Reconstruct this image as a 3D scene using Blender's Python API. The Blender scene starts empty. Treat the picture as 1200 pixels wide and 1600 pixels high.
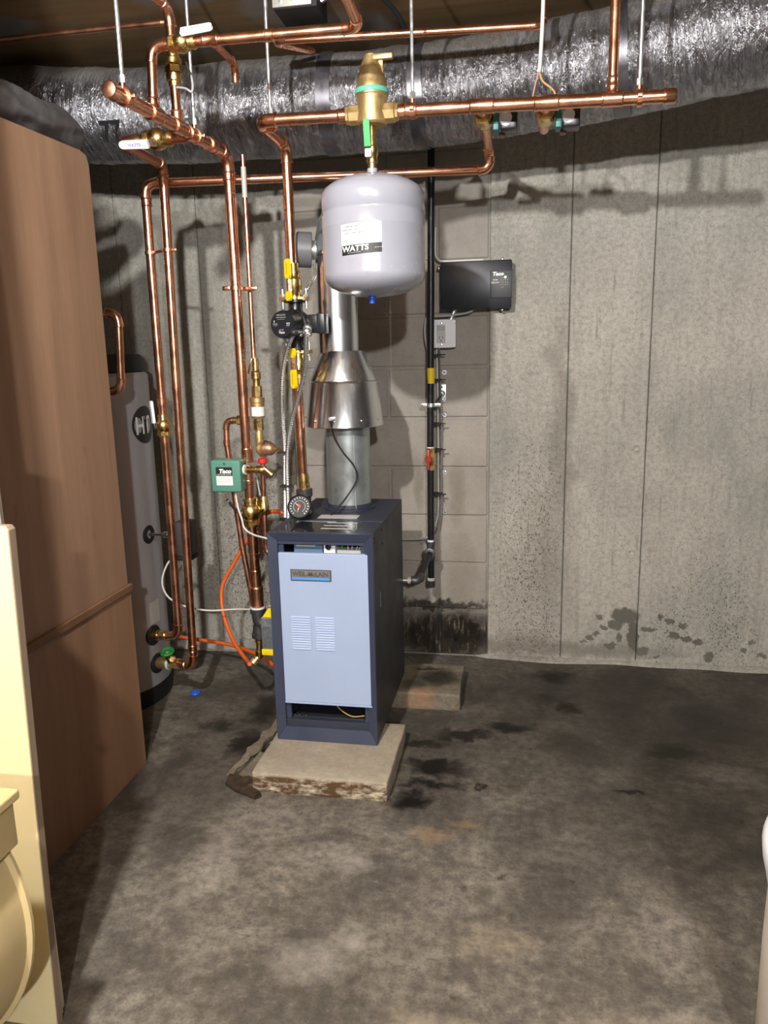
import bpy, bmesh, math, random
from mathutils import Vector, Matrix, noise

# ------------------------------------------------------------------ camera, light, exposure
scene = bpy.context.scene
COL = scene.collection
CAM_YAW, CAM_PITCH, CAM_ROLL, CAM_H = 10.4, 11.75, -1.25, 1.25


def make_camera():
    y, p, r = (math.radians(a) for a in (CAM_YAW, CAM_PITCH, CAM_ROLL))
    m0 = Matrix(((math.cos(y), math.sin(y), 0), (0, 0, -1), (-math.sin(y), math.cos(y), 0)))
    mp = Matrix(((1, 0, 0), (0, math.cos(p), -math.sin(p)), (0, math.sin(p), math.cos(p))))
    mr = Matrix(((math.cos(r), -math.sin(r), 0), (math.sin(r), math.cos(r), 0), (0, 0, 1)))
    m = mr @ mp @ m0
    right, down, fwd = m[0], m[1], m[2]
    cw = Matrix(((right[0], -down[0], -fwd[0], 0), (right[1], -down[1], -fwd[1], 0),
                 (right[2], -down[2], -fwd[2], CAM_H), (0, 0, 0, 1)))
    cd = bpy.data.cameras.new('camera')
    cd.sensor_fit = 'VERTICAL'
    cd.sensor_height = 24
    cd.lens = 24 * 1200 / 1600
    cd.clip_start = 0.02
    o = bpy.data.objects.new('camera', cd)
    COL.objects.link(o)
    o.matrix_world = cw
    scene.camera = o


make_camera()

world = bpy.data.worlds.new('world')
scene.world = world
world.use_nodes = True
world.node_tree.nodes['Background'].inputs[0].default_value = (0.9, 0.95, 1.0, 1)
world.node_tree.nodes['Background'].inputs[1].default_value = 0.002


def bulb(name, loc, power, col, rad):
    l = bpy.data.lights.new(name, 'POINT')
    l.energy = power
    l.color = col
    l.shadow_soft_size = rad
    o = bpy.data.objects.new(name, l)
    COL.objects.link(o)
    o.location = loc


bulb('bulb_light', (-0.60, 0.29, 2.083), 212, (1.0, 0.97, 0.93), 0.03)
bulb('bulb_light', (0.64, -2.15, 2.11), 350, (1.0, 0.99, 0.985), 0.05)

vs = scene.view_settings
vs.view_transform = 'Standard'
vs.look = 'None'
vs.exposure = 0.0
vs.gamma = 1.0
vs.use_curve_mapping = False

# ------------------------------------------------------------------ material helpers


def srgb(r, g, b):
    f = lambda c: (c / 255 / 12.92) if c / 255 <= 0.04045 else ((c / 255 + 0.055) / 1.055) ** 2.4
    return (f(r), f(g), f(b), 1)


class NT:
    def __init__(self, name):
        self.m = bpy.data.materials.new(name)
        self.m.use_nodes = True
        self.t = self.m.node_tree
        self.b = self.t.nodes['Principled BSDF']

    def n(self, kind, **k):
        nd = self.t.nodes.new(kind)
        for a, v in k.items():
            setattr(nd, a, v)
        return nd

    def l(self, a, b):
        self.t.links.new(a, b)

    def val(self, sock, v):
        if hasattr(v, 'is_output'):
            self.l(v, sock)
        else:
            sock.default_value = v

    def math(self, op, a, b=None, clamp=False):
        nd = self.n('ShaderNodeMath', operation=op)
        nd.use_clamp = clamp
        self.val(nd.inputs[0], a)
        if b is not None:
            self.val(nd.inputs[1], b)
        return nd.outputs[0]

    def pos(self, scale=(1, 1, 1), src='pos'):
        if src == 'uv':
            s = self.n('ShaderNodeUVMap').outputs[0]
        elif src == 'obj':
            s = self.n('ShaderNodeTexCoord').outputs['Object']
        else:
            s = self.n('ShaderNodeNewGeometry').outputs['Position']
        mp = self.n('ShaderNodeMapping')
        mp.inputs['Scale'].default_value = scale
        self.l(s, mp.inputs[0])
        return mp.outputs[0]

    def noise(self, scale, detail=4, rough=0.55, stretch=(1, 1, 1), src='pos', dist=0.0):
        nd = self.n('ShaderNodeTexNoise')
        nd.inputs['Scale'].default_value = scale
        nd.inputs['Detail'].default_value = detail
        nd.inputs['Roughness'].default_value = rough
        nd.inputs['Distortion'].default_value = dist
        self.l(self.pos(stretch, src), nd.inputs['Vector'])
        return nd.outputs[0]

    def ramp(self, f, lo, hi, to0=0.0, to1=1.0):
        nd = self.n('ShaderNodeMapRange')
        nd.clamp = True
        self.val(nd.inputs[0], f)
        for i, v in zip((1, 2, 3, 4), (lo, hi, to0, to1)):
            nd.inputs[i].default_value = v
        return nd.outputs[0]

    def mix(self, f, a, b, mode='MIX'):
        nd = self.n('ShaderNodeMix', data_type='RGBA', blend_type=mode)
        self.val(nd.inputs[0], f)
        self.val(nd.inputs[6], a)
        self.val(nd.inputs[7], b)
        return nd.outputs[2]

    def bump(self, h, strength=0.3, dist=0.01):
        nd = self.n('ShaderNodeBump')
        nd.inputs['Strength'].default_value = strength
        nd.inputs['Distance'].default_value = dist
        self.l(h, nd.inputs['Height'])
        self.l(nd.outputs[0], self.b.inputs['Normal'])

    def blobs(self, lst, axes, warp_scale=9.0, warp=0.10, soft=0.35, detail=4):
        """stain mask: union of noisy ellipses (a, b, ra, rb, strength) in two world axes"""
        g = self.n('ShaderNodeNewGeometry').outputs['Position']
        nz = self.n('ShaderNodeTexNoise')
        nz.inputs['Scale'].default_value = warp_scale
        nz.inputs['Detail'].default_value = detail
        nz.inputs['Roughness'].default_value = 0.65
        self.l(g, nz.inputs['Vector'])
        off = self.n('ShaderNodeVectorMath', operation='MULTIPLY_ADD')
        self.l(nz.outputs['Color'], off.inputs[0])
        off.inputs[1].default_value = (warp * 2,) * 3
        off.inputs[2].default_value = (-warp,) * 3
        ad = self.n('ShaderNodeVectorMath', operation='ADD')
        self.l(g, ad.inputs[0])
        self.l(off.outputs[0], ad.inputs[1])
        sp = self.n('ShaderNodeSeparateXYZ')
        self.l(ad.outputs[0], sp.inputs[0])
        u, v = sp.outputs['XYZ'.index(axes[0])], sp.outputs['XYZ'.index(axes[1])]
        tot = None
        for a, b, ra, rb, s in lst:
            du = self.math('POWER', self.math('ABSOLUTE', self.math('DIVIDE', self.math('SUBTRACT', u, a), ra)), 2)
            dv = self.math('POWER', self.math('ABSOLUTE', self.math('DIVIDE', self.math('SUBTRACT', v, b), rb)), 2)
            q = self.ramp(self.math('ADD', du, dv), 1.0 + soft, 1.0 - soft * 1.6, 0, s)
            tot = q if tot is None else self.math('MAXIMUM', tot, q)
        return tot


def M(name, col, rough=0.5, metal=0.0, vary=0.0, vscale=20, bump=0.0, bscale=80, spec=None, emit=None, stretch=(1, 1, 1), coat=0.0):
    t = NT(name)
    t.b.inputs['Roughness'].default_value = rough
    t.b.inputs['Metallic'].default_value = metal
    if coat:
        t.b.inputs['Coat Weight'].default_value = coat
        t.b.inputs['Coat Roughness'].default_value = 0.12
    if spec is not None:
        t.b.inputs['Specular IOR Level'].default_value = spec
    c = tuple(col) if len(col) == 4 else (*col, 1)
    if vary:
        nz = t.noise(vscale, 5, 0.6, stretch, 'obj')
        lo = tuple(x * (1 - vary) for x in c[:3]) + (1,)
        hi = tuple(min(1, x * (1 + vary)) for x in c[:3]) + (1,)
        t.l(t.mix(t.ramp(nz, 0.3, 0.7), lo, hi), t.b.inputs['Base Color'])
        t.l(t.ramp(nz, 0.3, 0.7, max(0.02, rough - 0.08), min(1, rough + 0.1)), t.b.inputs['Roughness'])
    else:
        t.b.inputs['Base Color'].default_value = c
    if bump:
        t.bump(t.noise(bscale, 3, 0.6, stretch, 'obj'), bump, 0.002)
    if emit:
        t.b.inputs['Emission Color'].default_value = (*emit[:3], 1)
        t.b.inputs['Emission Strength'].default_value = emit[3]
    return t.m


MAT = {}
MAT['copper'] = M('copper', (0.86, 0.43, 0.27), 0.25, 1.0, 0.10, 14)
MAT['copper_dull'] = M('copper_dull', (0.66, 0.32, 0.20), 0.36, 1.0, 0.15, 25)
MAT['solder'] = M('solder', (0.86, 0.50, 0.32), 0.2, 1.0, 0.3, 60)
MAT['brass'] = M('brass', (0.78, 0.55, 0.22), 0.28, 1.0, 0.18, 40)
MAT['cast_brass'] = M('cast_brass', (0.60, 0.43, 0.20), 0.46, 0.85, 0.15, 40, 0.15, 200)
MAT['bronze'] = M('bronze', (0.50, 0.30, 0.20), 0.45, 0.8, 0.15, 40, 0.2, 150)
MAT['zinc'] = M('zinc', (0.72, 0.74, 0.76), 0.35, 0.9, 0.15, 60)
MAT['steel'] = M('steel', (0.74, 0.75, 0.77), 0.24, 1.0, 0.12, 12, 0, stretch=(1, 1, 0.15))
MAT['galv'] = M('galv', (0.42, 0.46, 0.47), 0.32, 0.75, 0.18, 14)
MAT['chrome'] = M('chrome', (0.8, 0.8, 0.82), 0.12, 1.0)
MAT['black_iron'] = M('black_iron', (0.016, 0.016, 0.018), 0.35, 0.2, 0.2, 60)
MAT['iron_fitting'] = M('iron_fitting', (0.10, 0.10, 0.105), 0.42, 0.7, 0.25, 80, 0.2, 200)
MAT['black_paint'] = M('black_paint', (0.012, 0.012, 0.014), 0.3)
MAT['black_matte'] = M('black_matte', (0.010, 0.010, 0.011), 0.7)
MAT['black_metal'] = M('black_metal', (0.018, 0.020, 0.027), 0.36, 0.3, 0, 0, 0.06, 500)
MAT['dark_plastic'] = M('dark_plastic', (0.045, 0.048, 0.055), 0.5)
MAT['jacket'] = M('jacket', srgb(47, 52, 66), 0.5, 0.0, 0.05, 8, 0.05, 600)
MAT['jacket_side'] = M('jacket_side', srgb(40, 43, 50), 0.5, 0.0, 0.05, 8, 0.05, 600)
MAT['jacket_trim'] = M('jacket_trim', srgb(54, 61, 82), 0.42, 0.0, 0.04, 8)
MAT['door_blue'] = M('door_blue', srgb(160, 177, 208), 0.48, 0.0, 0.02, 5)
MAT['inner_blue'] = M('inner_blue', srgb(96, 122, 150), 0.5)
MAT['plate_grey'] = M('plate_grey', srgb(120, 118, 116), 0.5)
MAT['plate_dark'] = M('plate_dark', srgb(78, 74, 72), 0.5)
MAT['plate_blue'] = M('plate_blue', srgb(80, 150, 225), 0.4)
MAT['tank_grey'] = M('tank_grey', srgb(160, 162, 174), 0.22, 0.0, 0.02, 6, coat=0.3)
MAT['white'] = M('white', srgb(232, 232, 232), 0.5)
MAT['white_gloss'] = M('white_gloss', srgb(235, 236, 240), 0.3)
MAT['label_white'] = M('label_white', srgb(238, 238, 236), 0.45)
MAT['label_grey'] = M('label_grey', srgb(190, 190, 186), 0.5)
MAT['ink'] = M('ink', (0.012, 0.012, 0.014), 0.5)
MAT['ink_grey'] = M('ink_grey', srgb(120, 120, 122), 0.5)
MAT['ink_blue'] = M('ink_blue', srgb(70, 95, 190), 0.5)
MAT['yellow'] = M('yellow', srgb(240, 210, 20), 0.4)
MAT['yellow_tag'] = M('yellow_tag', srgb(246, 214, 30), 0.5)
MAT['red'] = M('red', srgb(200, 45, 40), 0.45)
MAT['red_paint'] = M('red_paint', srgb(170, 60, 42), 0.45, 0.2)
MAT['green_plastic'] = M('green_plastic', srgb(60, 170, 95), 0.4)
MAT['green_dark'] = M('green_dark', srgb(30, 110, 50), 0.45)
MAT['relay_green'] = M('relay_green', srgb(86, 140, 124), 0.42, 0.0, 0.04, 10)
MAT['teal'] = M('teal', srgb(60, 130, 125), 0.45)
MAT['teal_band'] = M('teal_band', srgb(95, 185, 160), 0.4)
MAT['blue_cap'] = M('blue_cap', srgb(30, 90, 215), 0.35)
MAT['orange'] = M('orange', srgb(222, 100, 38), 0.45, 0.0, 0.08, 10)
MAT['wire_white'] = M('wire_white', srgb(215, 213, 208), 0.5)
MAT['wire_grey'] = M('wire_grey', srgb(170, 170, 172), 0.5)
MAT['wire_tan'] = M('wire_tan', srgb(190, 150, 95), 0.5)
MAT['wire_green'] = M('wire_green', srgb(60, 140, 50), 0.5)
MAT['mc'] = M('mc', (0.62, 0.63, 0.65), 0.3, 0.95)
MAT['heater_grey'] = M('heater_grey', srgb(158, 158, 162), 0.35, 0.0, 0.02, 4)
MAT['led'] = M('led', srgb(120, 255, 110), 0.4, emit=(0.35, 1.0, 0.25, 6.0))
MAT['cream'] = M('cream', srgb(226, 212, 168), 0.4, 0.0, 0.05, 6)
MAT['jamb_white'] = M('jamb_white', srgb(214, 206, 192), 0.5, 0.0, 0.06, 10, 0.1, 60)
MAT['end_grain'] = M('end_grain', srgb(140, 120, 102), 0.75, 0.0, 0.15, 60, 0.2, 120, stretch=(1, 1, 0.05))
MAT['beige'] = M('beige', srgb(196, 176, 130), 0.5, 0.0, 0.08, 8)
MAT['beige_dark'] = M('beige_dark', srgb(160, 136, 92), 0.55, 0.0, 0.08, 8)
MAT['cardboard'] = M('cardboard', srgb(186, 164, 118), 0.7, 0.0, 0.08, 14, 0.1, 60)
MAT['bin_white'] = M('bin_white', srgb(222, 214, 200), 0.4)
MAT['rust'] = M('rust', srgb(52, 39, 25), 0.9, 0.0, 0.7, 60, 1.0, 50)
MAT['glass_label'] = M('glass_label', (0.02, 0.022, 0.025), 0.08)
MAT['foil_box'] = M('foil_box', (0.34, 0.37, 0.41), 0.35, 0.7, 0.3, 70, 0.5, 60)


def plywood_mat(name, c0, c1):
    t = NT(name)
    g = t.noise(3.0, 6, 0.6, (6, 6, 0.6), 'pos', 0.6)
    f = t.noise(60, 4, 0.6, (1, 1, 0.05), 'pos')
    k = t.noise(7, 3, 0.5, (2.5, 2.5, 1.2), 'pos')
    c = t.mix(t.ramp(g, 0.3, 0.7), c0, c1)
    c = t.mix(t.ramp(f, 0.35, 0.8, 0, 0.25), c, tuple(x * 0.7 for x in c0[:3]) + (1,))
    c = t.mix(t.ramp(k, 0.68, 0.76, 0, 0.5), c, tuple(x * 0.5 for x in c0[:3]) + (1,))
    t.l(c, t.b.inputs['Base Color'])
    t.b.inputs['Roughness'].default_value = 0.62
    t.bump(f, 0.08, 0.002)
    return t.m


MAT['ply'] = plywood_mat('ply', srgb(136, 105, 82), srgb(154, 122, 97))
MAT['ply_low'] = plywood_mat('ply_low', srgb(130, 97, 72), srgb(146, 111, 84))
MAT['ply_ledge'] = M('ply_ledge', srgb(112, 80, 55), 0.7, 0.0, 0.12, 40)
MAT['ply_edge'] = M('ply_edge', srgb(150, 112, 78), 0.7, 0.0, 0.15, 60)


def concrete_wall():
    t = NT('poured_concrete')
    big = t.noise(1.6, 4, 0.6)
    mid = t.noise(7, 6, 0.62, (1, 1, 0.45))
    streak = t.noise(9, 5, 0.6, (3.0, 1, 0.12))
    fine = t.noise(60, 5, 0.7)
    c = t.mix(t.ramp(big, 0.36, 0.64), srgb(152, 151, 143), srgb(188, 183, 174))
    c = t.mix(t.ramp(mid, 0.42, 0.66, 0, 0.5), c, srgb(196, 191, 181))
    c = t.mix(t.ramp(streak, 0.52, 0.85, 0, 0.35), c, srgb(118, 115, 104))
    c = t.mix(t.ramp(fine, 0.42, 0.64, 0, 0.5), c, srgb(124, 120, 110))
    grit = t.noise(230, 3, 0.7, (1, 1, 0.7))
    c = t.mix(t.ramp(grit, 0.5, 0.72, 0, 0.45), c, srgb(98, 94, 84))
    sv = t.noise(34, 4, 0.65, (1.6, 1, 0.10))
    c = t.mix(t.ramp(sv, 0.60, 0.74, 0, 0.45), c, srgb(92, 88, 76))
    # bug holes and pitting, denser low on the wall
    z = t.n('ShaderNodeSeparateXYZ')
    t.l(t.n('ShaderNodeNewGeometry').outputs['Position'], z.inputs[0])
    low = t.ramp(z.outputs['Z'], 1.35, 0.2, 0.0, 1.0)
    patch = t.noise(2.6, 4, 0.6, (1.6, 1, 0.4))
    zone = t.blobs([(-1.12, 0.45, 0.30, 0.55, 1.0), (0.03, 0.45, 0.16, 0.55, 0.9), (-0.02, 1.0, 0.10, 0.5, 0.45), (0.32, 0.6, 0.14, 0.4, 0.6), (-1.2, 1.2, 0.2, 0.3, 0.35)], 'XZ', 4, 0.15, 0.9)
    dens = t.math('MAXIMUM', zone, t.math('MULTIPLY', low, t.ramp(patch, 0.42, 0.62, 0.15, 0.7)))
    p1 = t.noise(170, 3, 0.55, (1.25, 1, 0.75))
    thr = t.math('SUBTRACT', 0.75, t.math('MULTIPLY', dens, 0.21))
    pit = t.math('MULTIPLY', t.ramp(t.math('SUBTRACT', p1, thr), 0.0, 0.035), t.ramp(dens, 0.0, 0.2, 0.35, 1.0))
    c = t.mix(t.math('MULTIPLY', pit, 0.85), c, srgb(66, 62, 52))
    # damp marks: two dark drips, the damp patches at the foot, a stain behind the pipes
    d1 = t.blobs([(0.14, 0.95, 0.045, 0.42, 0.55), (0.10, 0.42, 0.10, 0.30, 0.40), (0.02, 0.25, 0.16, 0.25, 0.3),
                  (-1.42, 0.9, 0.05, 0.6, 0.4), (-1.25, 0.8, 0.03, 0.7, 0.3), (-0.96, 0.8, 0.035, 0.6, 0.4), (-1.05, 0.35, 0.2, 0.3, 0.25)],
                 'XZ', 7, 0.09, 0.8)
    c = t.mix(d1, c, srgb(92, 88, 74))
    spots = [(0.41, 0.20, 0.055, 0.035, 0.9), (0.445, 0.12, 0.022, 0.07, 0.9), (0.375, 0.16, 0.03, 0.022, .85), (0.33, 0.145, 0.016, 0.012, .8), (0.36, 0.07, 0.025, 0.012, .85),
             (0.30, 0.12, 0.014, 0.011, .8), (0.275, 0.10, 0.018, 0.010, .8), (0.25, 0.085, 0.012, 0.008, .75), (0.31, 0.19, 0.014, 0.012, .8), (0.39, 0.11, 0.012, 0.024, .8),
             (0.50, 0.145, 0.025, 0.012, .85), (0.545, 0.20, 0.014, 0.011, .8), (0.58, 0.185, 0.02, 0.012, .85), (0.63, 0.17, 0.018, 0.014, .85), (0.60, 0.125, 0.026, 0.013, .9), (0.645, 0.115, 0.024, 0.014, .9),
             (0.69, 0.105, 0.018, 0.010, .85), (0.735, 0.045, 0.02, 0.022, .85), (0.48, 0.055, 0.03, 0.02, .8), (0.54, 0.035, 0.014, 0.009, .7),
             (0.86, 0.075, 0.014, 0.011, .8), (0.89, 0.11, 0.014, 0.010, .8), (0.93, 0.06, 0.02, 0.010, .75), (1.0, 0.12, 0.02, 0.011, .8), (1.05, 0.15, 0.022, 0.010, .8), (1.08, 0.09, 0.02, 0.012, .8)]
    d2 = t.blobs(spots, 'XZ', 45, 0.022, 0.2)
    c = t.mix(d2, c, srgb(84, 81, 73))
    d3 = t.blobs([(0.1, 0.05, 0.5, 0.035, 0.6), (0.0, 0.06, .14, .06, .5)], 'XZ', 20, 0.05, 0.5)
    c = t.mix(d3, c, srgb(100, 94, 84))
    t.l(c, t.b.inputs['Base Color'])
    t.b.inputs['Roughness'].default_value = 0.78
    h = t.math('SUBTRACT', t.math('ADD', t.math('MULTIPLY', streak, 0.6), t.math('MULTIPLY', fine, 0.5)), t.math('MULTIPLY', pit, 0.9))
    t.bump(h, 0.7, 0.008)
    return t.m


def block_mat():
    t = NT('concrete_block')
    big = t.noise(3.0, 4, 0.6)
    fine = t.noise(110, 4, 0.7)
    mid = t.noise(16, 5, 0.65)
    c = t.mix(t.ramp(big, 0.3, 0.7), srgb(150, 144, 136), srgb(170, 163, 154))
    c = t.mix(t.ramp(mid, 0.45, 0.8, 0, 0.4), c, srgb(128, 124, 114))
    c = t.mix(t.ramp(fine, 0.55, 0.75, 0, 0.4), c, srgb(104, 100, 92))
    d = t.blobs([(-0.255, 0.68, 0.03, 0.13, 0.5), (-0.41, 0.72, 0.02, 0.10, 0.55), (-0.25, 0.36, 0.06, 0.18, 0.35)], 'XZ', 10, 0.03, 0.7)
    c = t.mix(d, c, srgb(104, 96, 76))
    w = t.blobs([(-0.31, 0.08, 0.30, 0.135, 0.97), (-0.24, 0.10, 0.13, 0.11, 1.0), (-0.46, 0.10, 0.10, 0.12, 0.75), (-0.35, 0.215, 0.28, 0.022, 0.9)], 'XZ', 22, 0.06, 0.45, 6)
    wn = t.noise(24, 5, 0.7, (2.2, 1, 0.45))
    w = t.math('MULTIPLY', w, t.ramp(wn, 0.26, 0.44, 0.35, 1.0))
    c = t.mix(w, c, t.mix(t.ramp(wn, 0.4, 0.62), srgb(44, 36, 24), srgb(20, 20, 22)))
    t.l(c, t.b.inputs['Base Color'])
    t.l(t.ramp(w, 0, 1, 0.8, 0.28), t.b.inputs['Roughness'])
    t.bump(t.math('ADD', fine, t.math('MULTIPLY', wn, w)), 0.4, 0.004)
    return t.m


def floor_mat():
    t = NT('floor_concrete')
    big = t.noise(1.5, 5, 0.6, (1, 1, 1), 'pos', 0.4)
    mid = t.noise(5, 6, 0.65, (1, 1, 1), 'pos', 0.5)
    fine = t.noise(34, 6, 0.7)
    spk = t.noise(120, 3, 0.6)
    c = t.mix(t.ramp(big, 0.32, 0.68), srgb(94, 90, 84), srgb(140, 133, 122))
    c = t.mix(t.ramp(mid, 0.46, 0.62, 0, 0.7), c, srgb(76, 72, 67))
    c = t.mix(t.ramp(mid, 0.46, 0.30, 0, 0.5), c, srgb(160, 154, 144))
    c = t.mix(t.ramp(fine, 0.44, 0.62, 0, 0.6), c, srgb(68, 65, 60))
    gr = t.noise(150, 4, 0.7)
    c = t.mix(t.ramp(gr, 0.5, 0.7, 0, 0.5), c, srgb(62, 58, 53))
    c = t.mix(t.ramp(fine, 0.42, 0.28, 0, 0.4), c, srgb(166, 159, 148))
    c = t.mix(t.ramp(spk, 0.64, 0.72, 0, 0.6), c, srgb(58, 51, 44))
    tiny = t.noise(19, 3, 0.5)
    c = t.mix(t.ramp(tiny, 0.69, 0.73, 0, 0.6), c, srgb(60, 53, 46))
    # damp slab at right and by the heater, plus painted light falloff to the back
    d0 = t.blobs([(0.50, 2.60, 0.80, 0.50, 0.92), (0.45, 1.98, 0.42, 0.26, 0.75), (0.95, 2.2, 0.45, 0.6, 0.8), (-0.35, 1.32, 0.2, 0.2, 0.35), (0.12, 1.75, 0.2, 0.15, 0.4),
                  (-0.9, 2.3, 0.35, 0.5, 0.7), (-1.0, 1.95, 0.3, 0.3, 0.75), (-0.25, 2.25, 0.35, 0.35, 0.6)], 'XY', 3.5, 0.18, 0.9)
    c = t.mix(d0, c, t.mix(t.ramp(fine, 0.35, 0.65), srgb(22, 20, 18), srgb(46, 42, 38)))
    # oil and soot spots around the pad
    d1 = t.blobs([(-0.25, 2.14, 0.10, 0.045, .95), (-0.30, 1.95, 0.06, 0.05, .95), (-0.25, 2.04, 0.10, 0.03, .9), (-0.17, 2.36, 0.10, 0.035, .9),
                  (-0.03, 2.42, 0.09, 0.035, .95), (-0.24, 2.33, 0.03, 0.02, .8), (-0.1, 2.05, 0.02, 0.012, .8), (0.13, 2.86, 0.08, 0.06, .9), (0.18, 2.60, 0.05, 0.05, .9), (0.10, 2.66, 0.05, 0.05, .6),
                  (-0.3, 2.28, 0.07, 0.03, .8), (0.31, 2.08, 0.035, 0.012, .9), (0.47, 2.33, 0.09, 0.05, .75), (0.56, 2.17, 0.09, 0.025, .7),
                  (-0.88, 2.2, 0.06, 0.10, .9), (-0.80, 2.14, 0.035, 0.06, .9), (-0.9, 2.45, .06, .12, .8), (-1.02, 2.3, .05, .04, .6)],
                 'XY', 16, 0.085, 0.5, 5)
    c = t.mix(d1, c, srgb(16, 14, 12))
    d2 = t.blobs([(-0.22, 1.80, 0.05, 0.035, .6), (-0.14, 1.86, 0.04, 0.02, .5)], 'XY', 18, 0.05, 0.7)
    c = t.mix(t.math('MULTIPLY', d2, 0.7), c, srgb(160, 132, 96))
    d3 = t.blobs([(-0.05, 1.45, .09, .06, .4), (0.30, 1.12, .3, .16, .6), (-0.15, 1.2, .1, .05, .4)], 'XY', 8, 0.05, 0.6)  # pale patches; the large right front one is warm lamp light painted in
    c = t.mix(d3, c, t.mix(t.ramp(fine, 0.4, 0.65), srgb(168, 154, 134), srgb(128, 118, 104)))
    d4 = t.blobs([(0.62, 2.20, 0.11, 0.07, .25), (-0.42, 1.34, .08, .06, .55), (-0.36, 1.40, .04, .05, .5), (-0.40, 1.66, .06, .03, .45), (-0.75, 1.62, .05, .16, .3)], 'XY', 11, 0.06, 0.6)
    c = t.mix(t.math('MULTIPLY', d4, t.ramp(fine, 0.65, 0.35, 0.5, 1)), c, srgb(164, 158, 150))
    t.l(c, t.b.inputs['Base Color'])
    t.b.inputs['Specular IOR Level'].default_value = 0.2
    t.l(t.ramp(t.math('ADD', d1, t.math('MULTIPLY', d0, 0.4)), 0, 1, 0.72, 0.42), t.b.inputs['Roughness'])
    t.bump(t.math('ADD', t.math('MULTIPLY', mid, 0.6), t.math('MULTIPLY', fine, 0.4)), 0.22, 0.008)
    return t.m


def ceiling_mat():
    t = NT('ceiling_board')
    g = t.noise(4, 5, 0.6, (0.5, 4, 1))
    c = t.mix(t.ramp(g, 0.3, 0.7), srgb(118, 98, 68), srgb(150, 123, 86))
    d = t.blobs([(-1.10, 2.62, 0.13, 0.10, .9), (-0.98, 2.30, 0.15, 0.07, .8), (-1.62, 2.36, 0.16, 0.07, .9), (-0.55, 2.62, 0.16, 0.14, .8), (-0.72, 2.42, 0.12, 0.14, .8)], 'XY', 9, 0.05, 0.3)
    c = t.mix(d, c, srgb(140, 139, 134))
    t.l(c, t.b.inputs['Base Color'])
    t.b.inputs['Roughness'].default_value = 0.75
    t.bump(g, 0.15, 0.004)
    return t.m


def pad_mat():
    t = NT('pad_concrete')
    a = t.noise(7, 6, 0.65)
    f = t.noise(60, 5, 0.7)
    c = t.mix(t.ramp(a, 0.3, 0.7), srgb(150, 140, 124), srgb(178, 167, 148))
    c = t.mix(t.ramp(f, 0.4, 0.75, 0, 0.4), c, srgb(112, 103, 90))
    z = t.n('ShaderNodeSeparateXYZ')
    t.l(t.n('ShaderNodeNewGeometry').outputs['Position'], z.inputs[0])
    e = t.noise(14, 5, 0.7, (1, 1, 2.5))
    front = t.math('MULTIPLY', t.ramp(z.outputs['Y'], 1.955, 1.935), t.ramp(z.outputs['Z'], 0.058, 0.05))
    c = t.mix(t.math('MULTIPLY', front, t.ramp(e, 0.44, 0.54)), c, srgb(88, 62, 36))
    c = t.mix(t.math('MULTIPLY', front, t.ramp(e, 0.44, 0.36)), c, srgb(214, 196, 160))
    t.l(c, t.b.inputs['Base Color'])
    t.b.inputs['Roughness'].default_value = 0.8
    t.bump(t.math('ADD', f, t.math('MULTIPLY', e, front)), 0.4, 0.006)
    return t.m


def slab_mat():
    t = NT('stained_slab')
    a = t.noise(9, 6, 0.65)
    f = t.noise(70, 5, 0.7)
    c = t.mix(t.ramp(a, 0.3, 0.7), srgb(108, 99, 84), srgb(136, 127, 110))
    c = t.mix(t.ramp(f, 0.4, 0.7, 0, 0.5), c, srgb(66, 60, 50))
    d = t.blobs([(-0.30, 2.66, 0.085, 0.07, .95), (-0.33, 2.74, .06, .02, .9), (-0.37, 2.6, .05, .05, .7)], 'XY', 18, 0.05, 0.5)
    c = t.mix(d, c, srgb(30, 25, 18))
    r = t.blobs([(-0.345, 2.53, 0.05, 0.045, .8)], 'XY', 22, 0.04, 0.5)
    c = t.mix(t.math('MULTIPLY', r, 0.6), c, srgb(160, 118, 86))
    t.l(c, t.b.inputs['Base Color'])
    t.b.inputs['Roughness'].default_value = 0.7
    t.bump(f, 0.5, 0.006)
    return t.m


def foil_mat():
    t = NT('duct_foil')
    rib = t.noise(1.0, 3, 0.6, (150, 3, 1), 'uv')
    wr = t.noise(1.0, 4, 0.7, (55, 14, 1), 'uv', 1.5)
    cr = t.noise(1.0, 5, 0.7, (16, 5, 1), 'uv', 1.0)
    dust = t.noise(6, 5, 0.65)
    band = t.noise(1.0, 2, 0.5, (9, 0.4, 1), 'uv')
    z = t.n('ShaderNodeSeparateXYZ')
    t.l(t.n('ShaderNodeNewGeometry').outputs['Normal'], z.inputs[0])
    up = t.math('MULTIPLY', t.ramp(z.outputs['Z'], 0.30, 0.65), t.ramp(dust, 0.3, 0.6, 0.35, 1))
    c = t.mix(t.ramp(wr, 0.3, 0.7), (0.18, 0.18, 0.20, 1), (0.60, 0.60, 0.64, 1))
    c = t.mix(t.ramp(band, 0.58, 0.66, 0, 0.5), c, (0.10, 0.10, 0.115, 1))
    c = t.mix(up, c, srgb(112, 106, 98))
    t.l(c, t.b.inputs['Base Color'])
    t.l(t.ramp(up, 0, 1, 0.9, 0.1), t.b.inputs['Metallic'])
    t.l(t.math('MAXIMUM', t.ramp(cr, 0.35, 0.65, 0.13, 0.36), t.math('MULTIPLY', up, 0.7)), t.b.inputs['Roughness'])
    t.bump(t.math('ADD', t.math('MULTIPLY', rib, 0.7), t.math('ADD', t.math('MULTIPLY', wr, 0.8), cr)), 0.9, 0.012)
    return t.m


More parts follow.
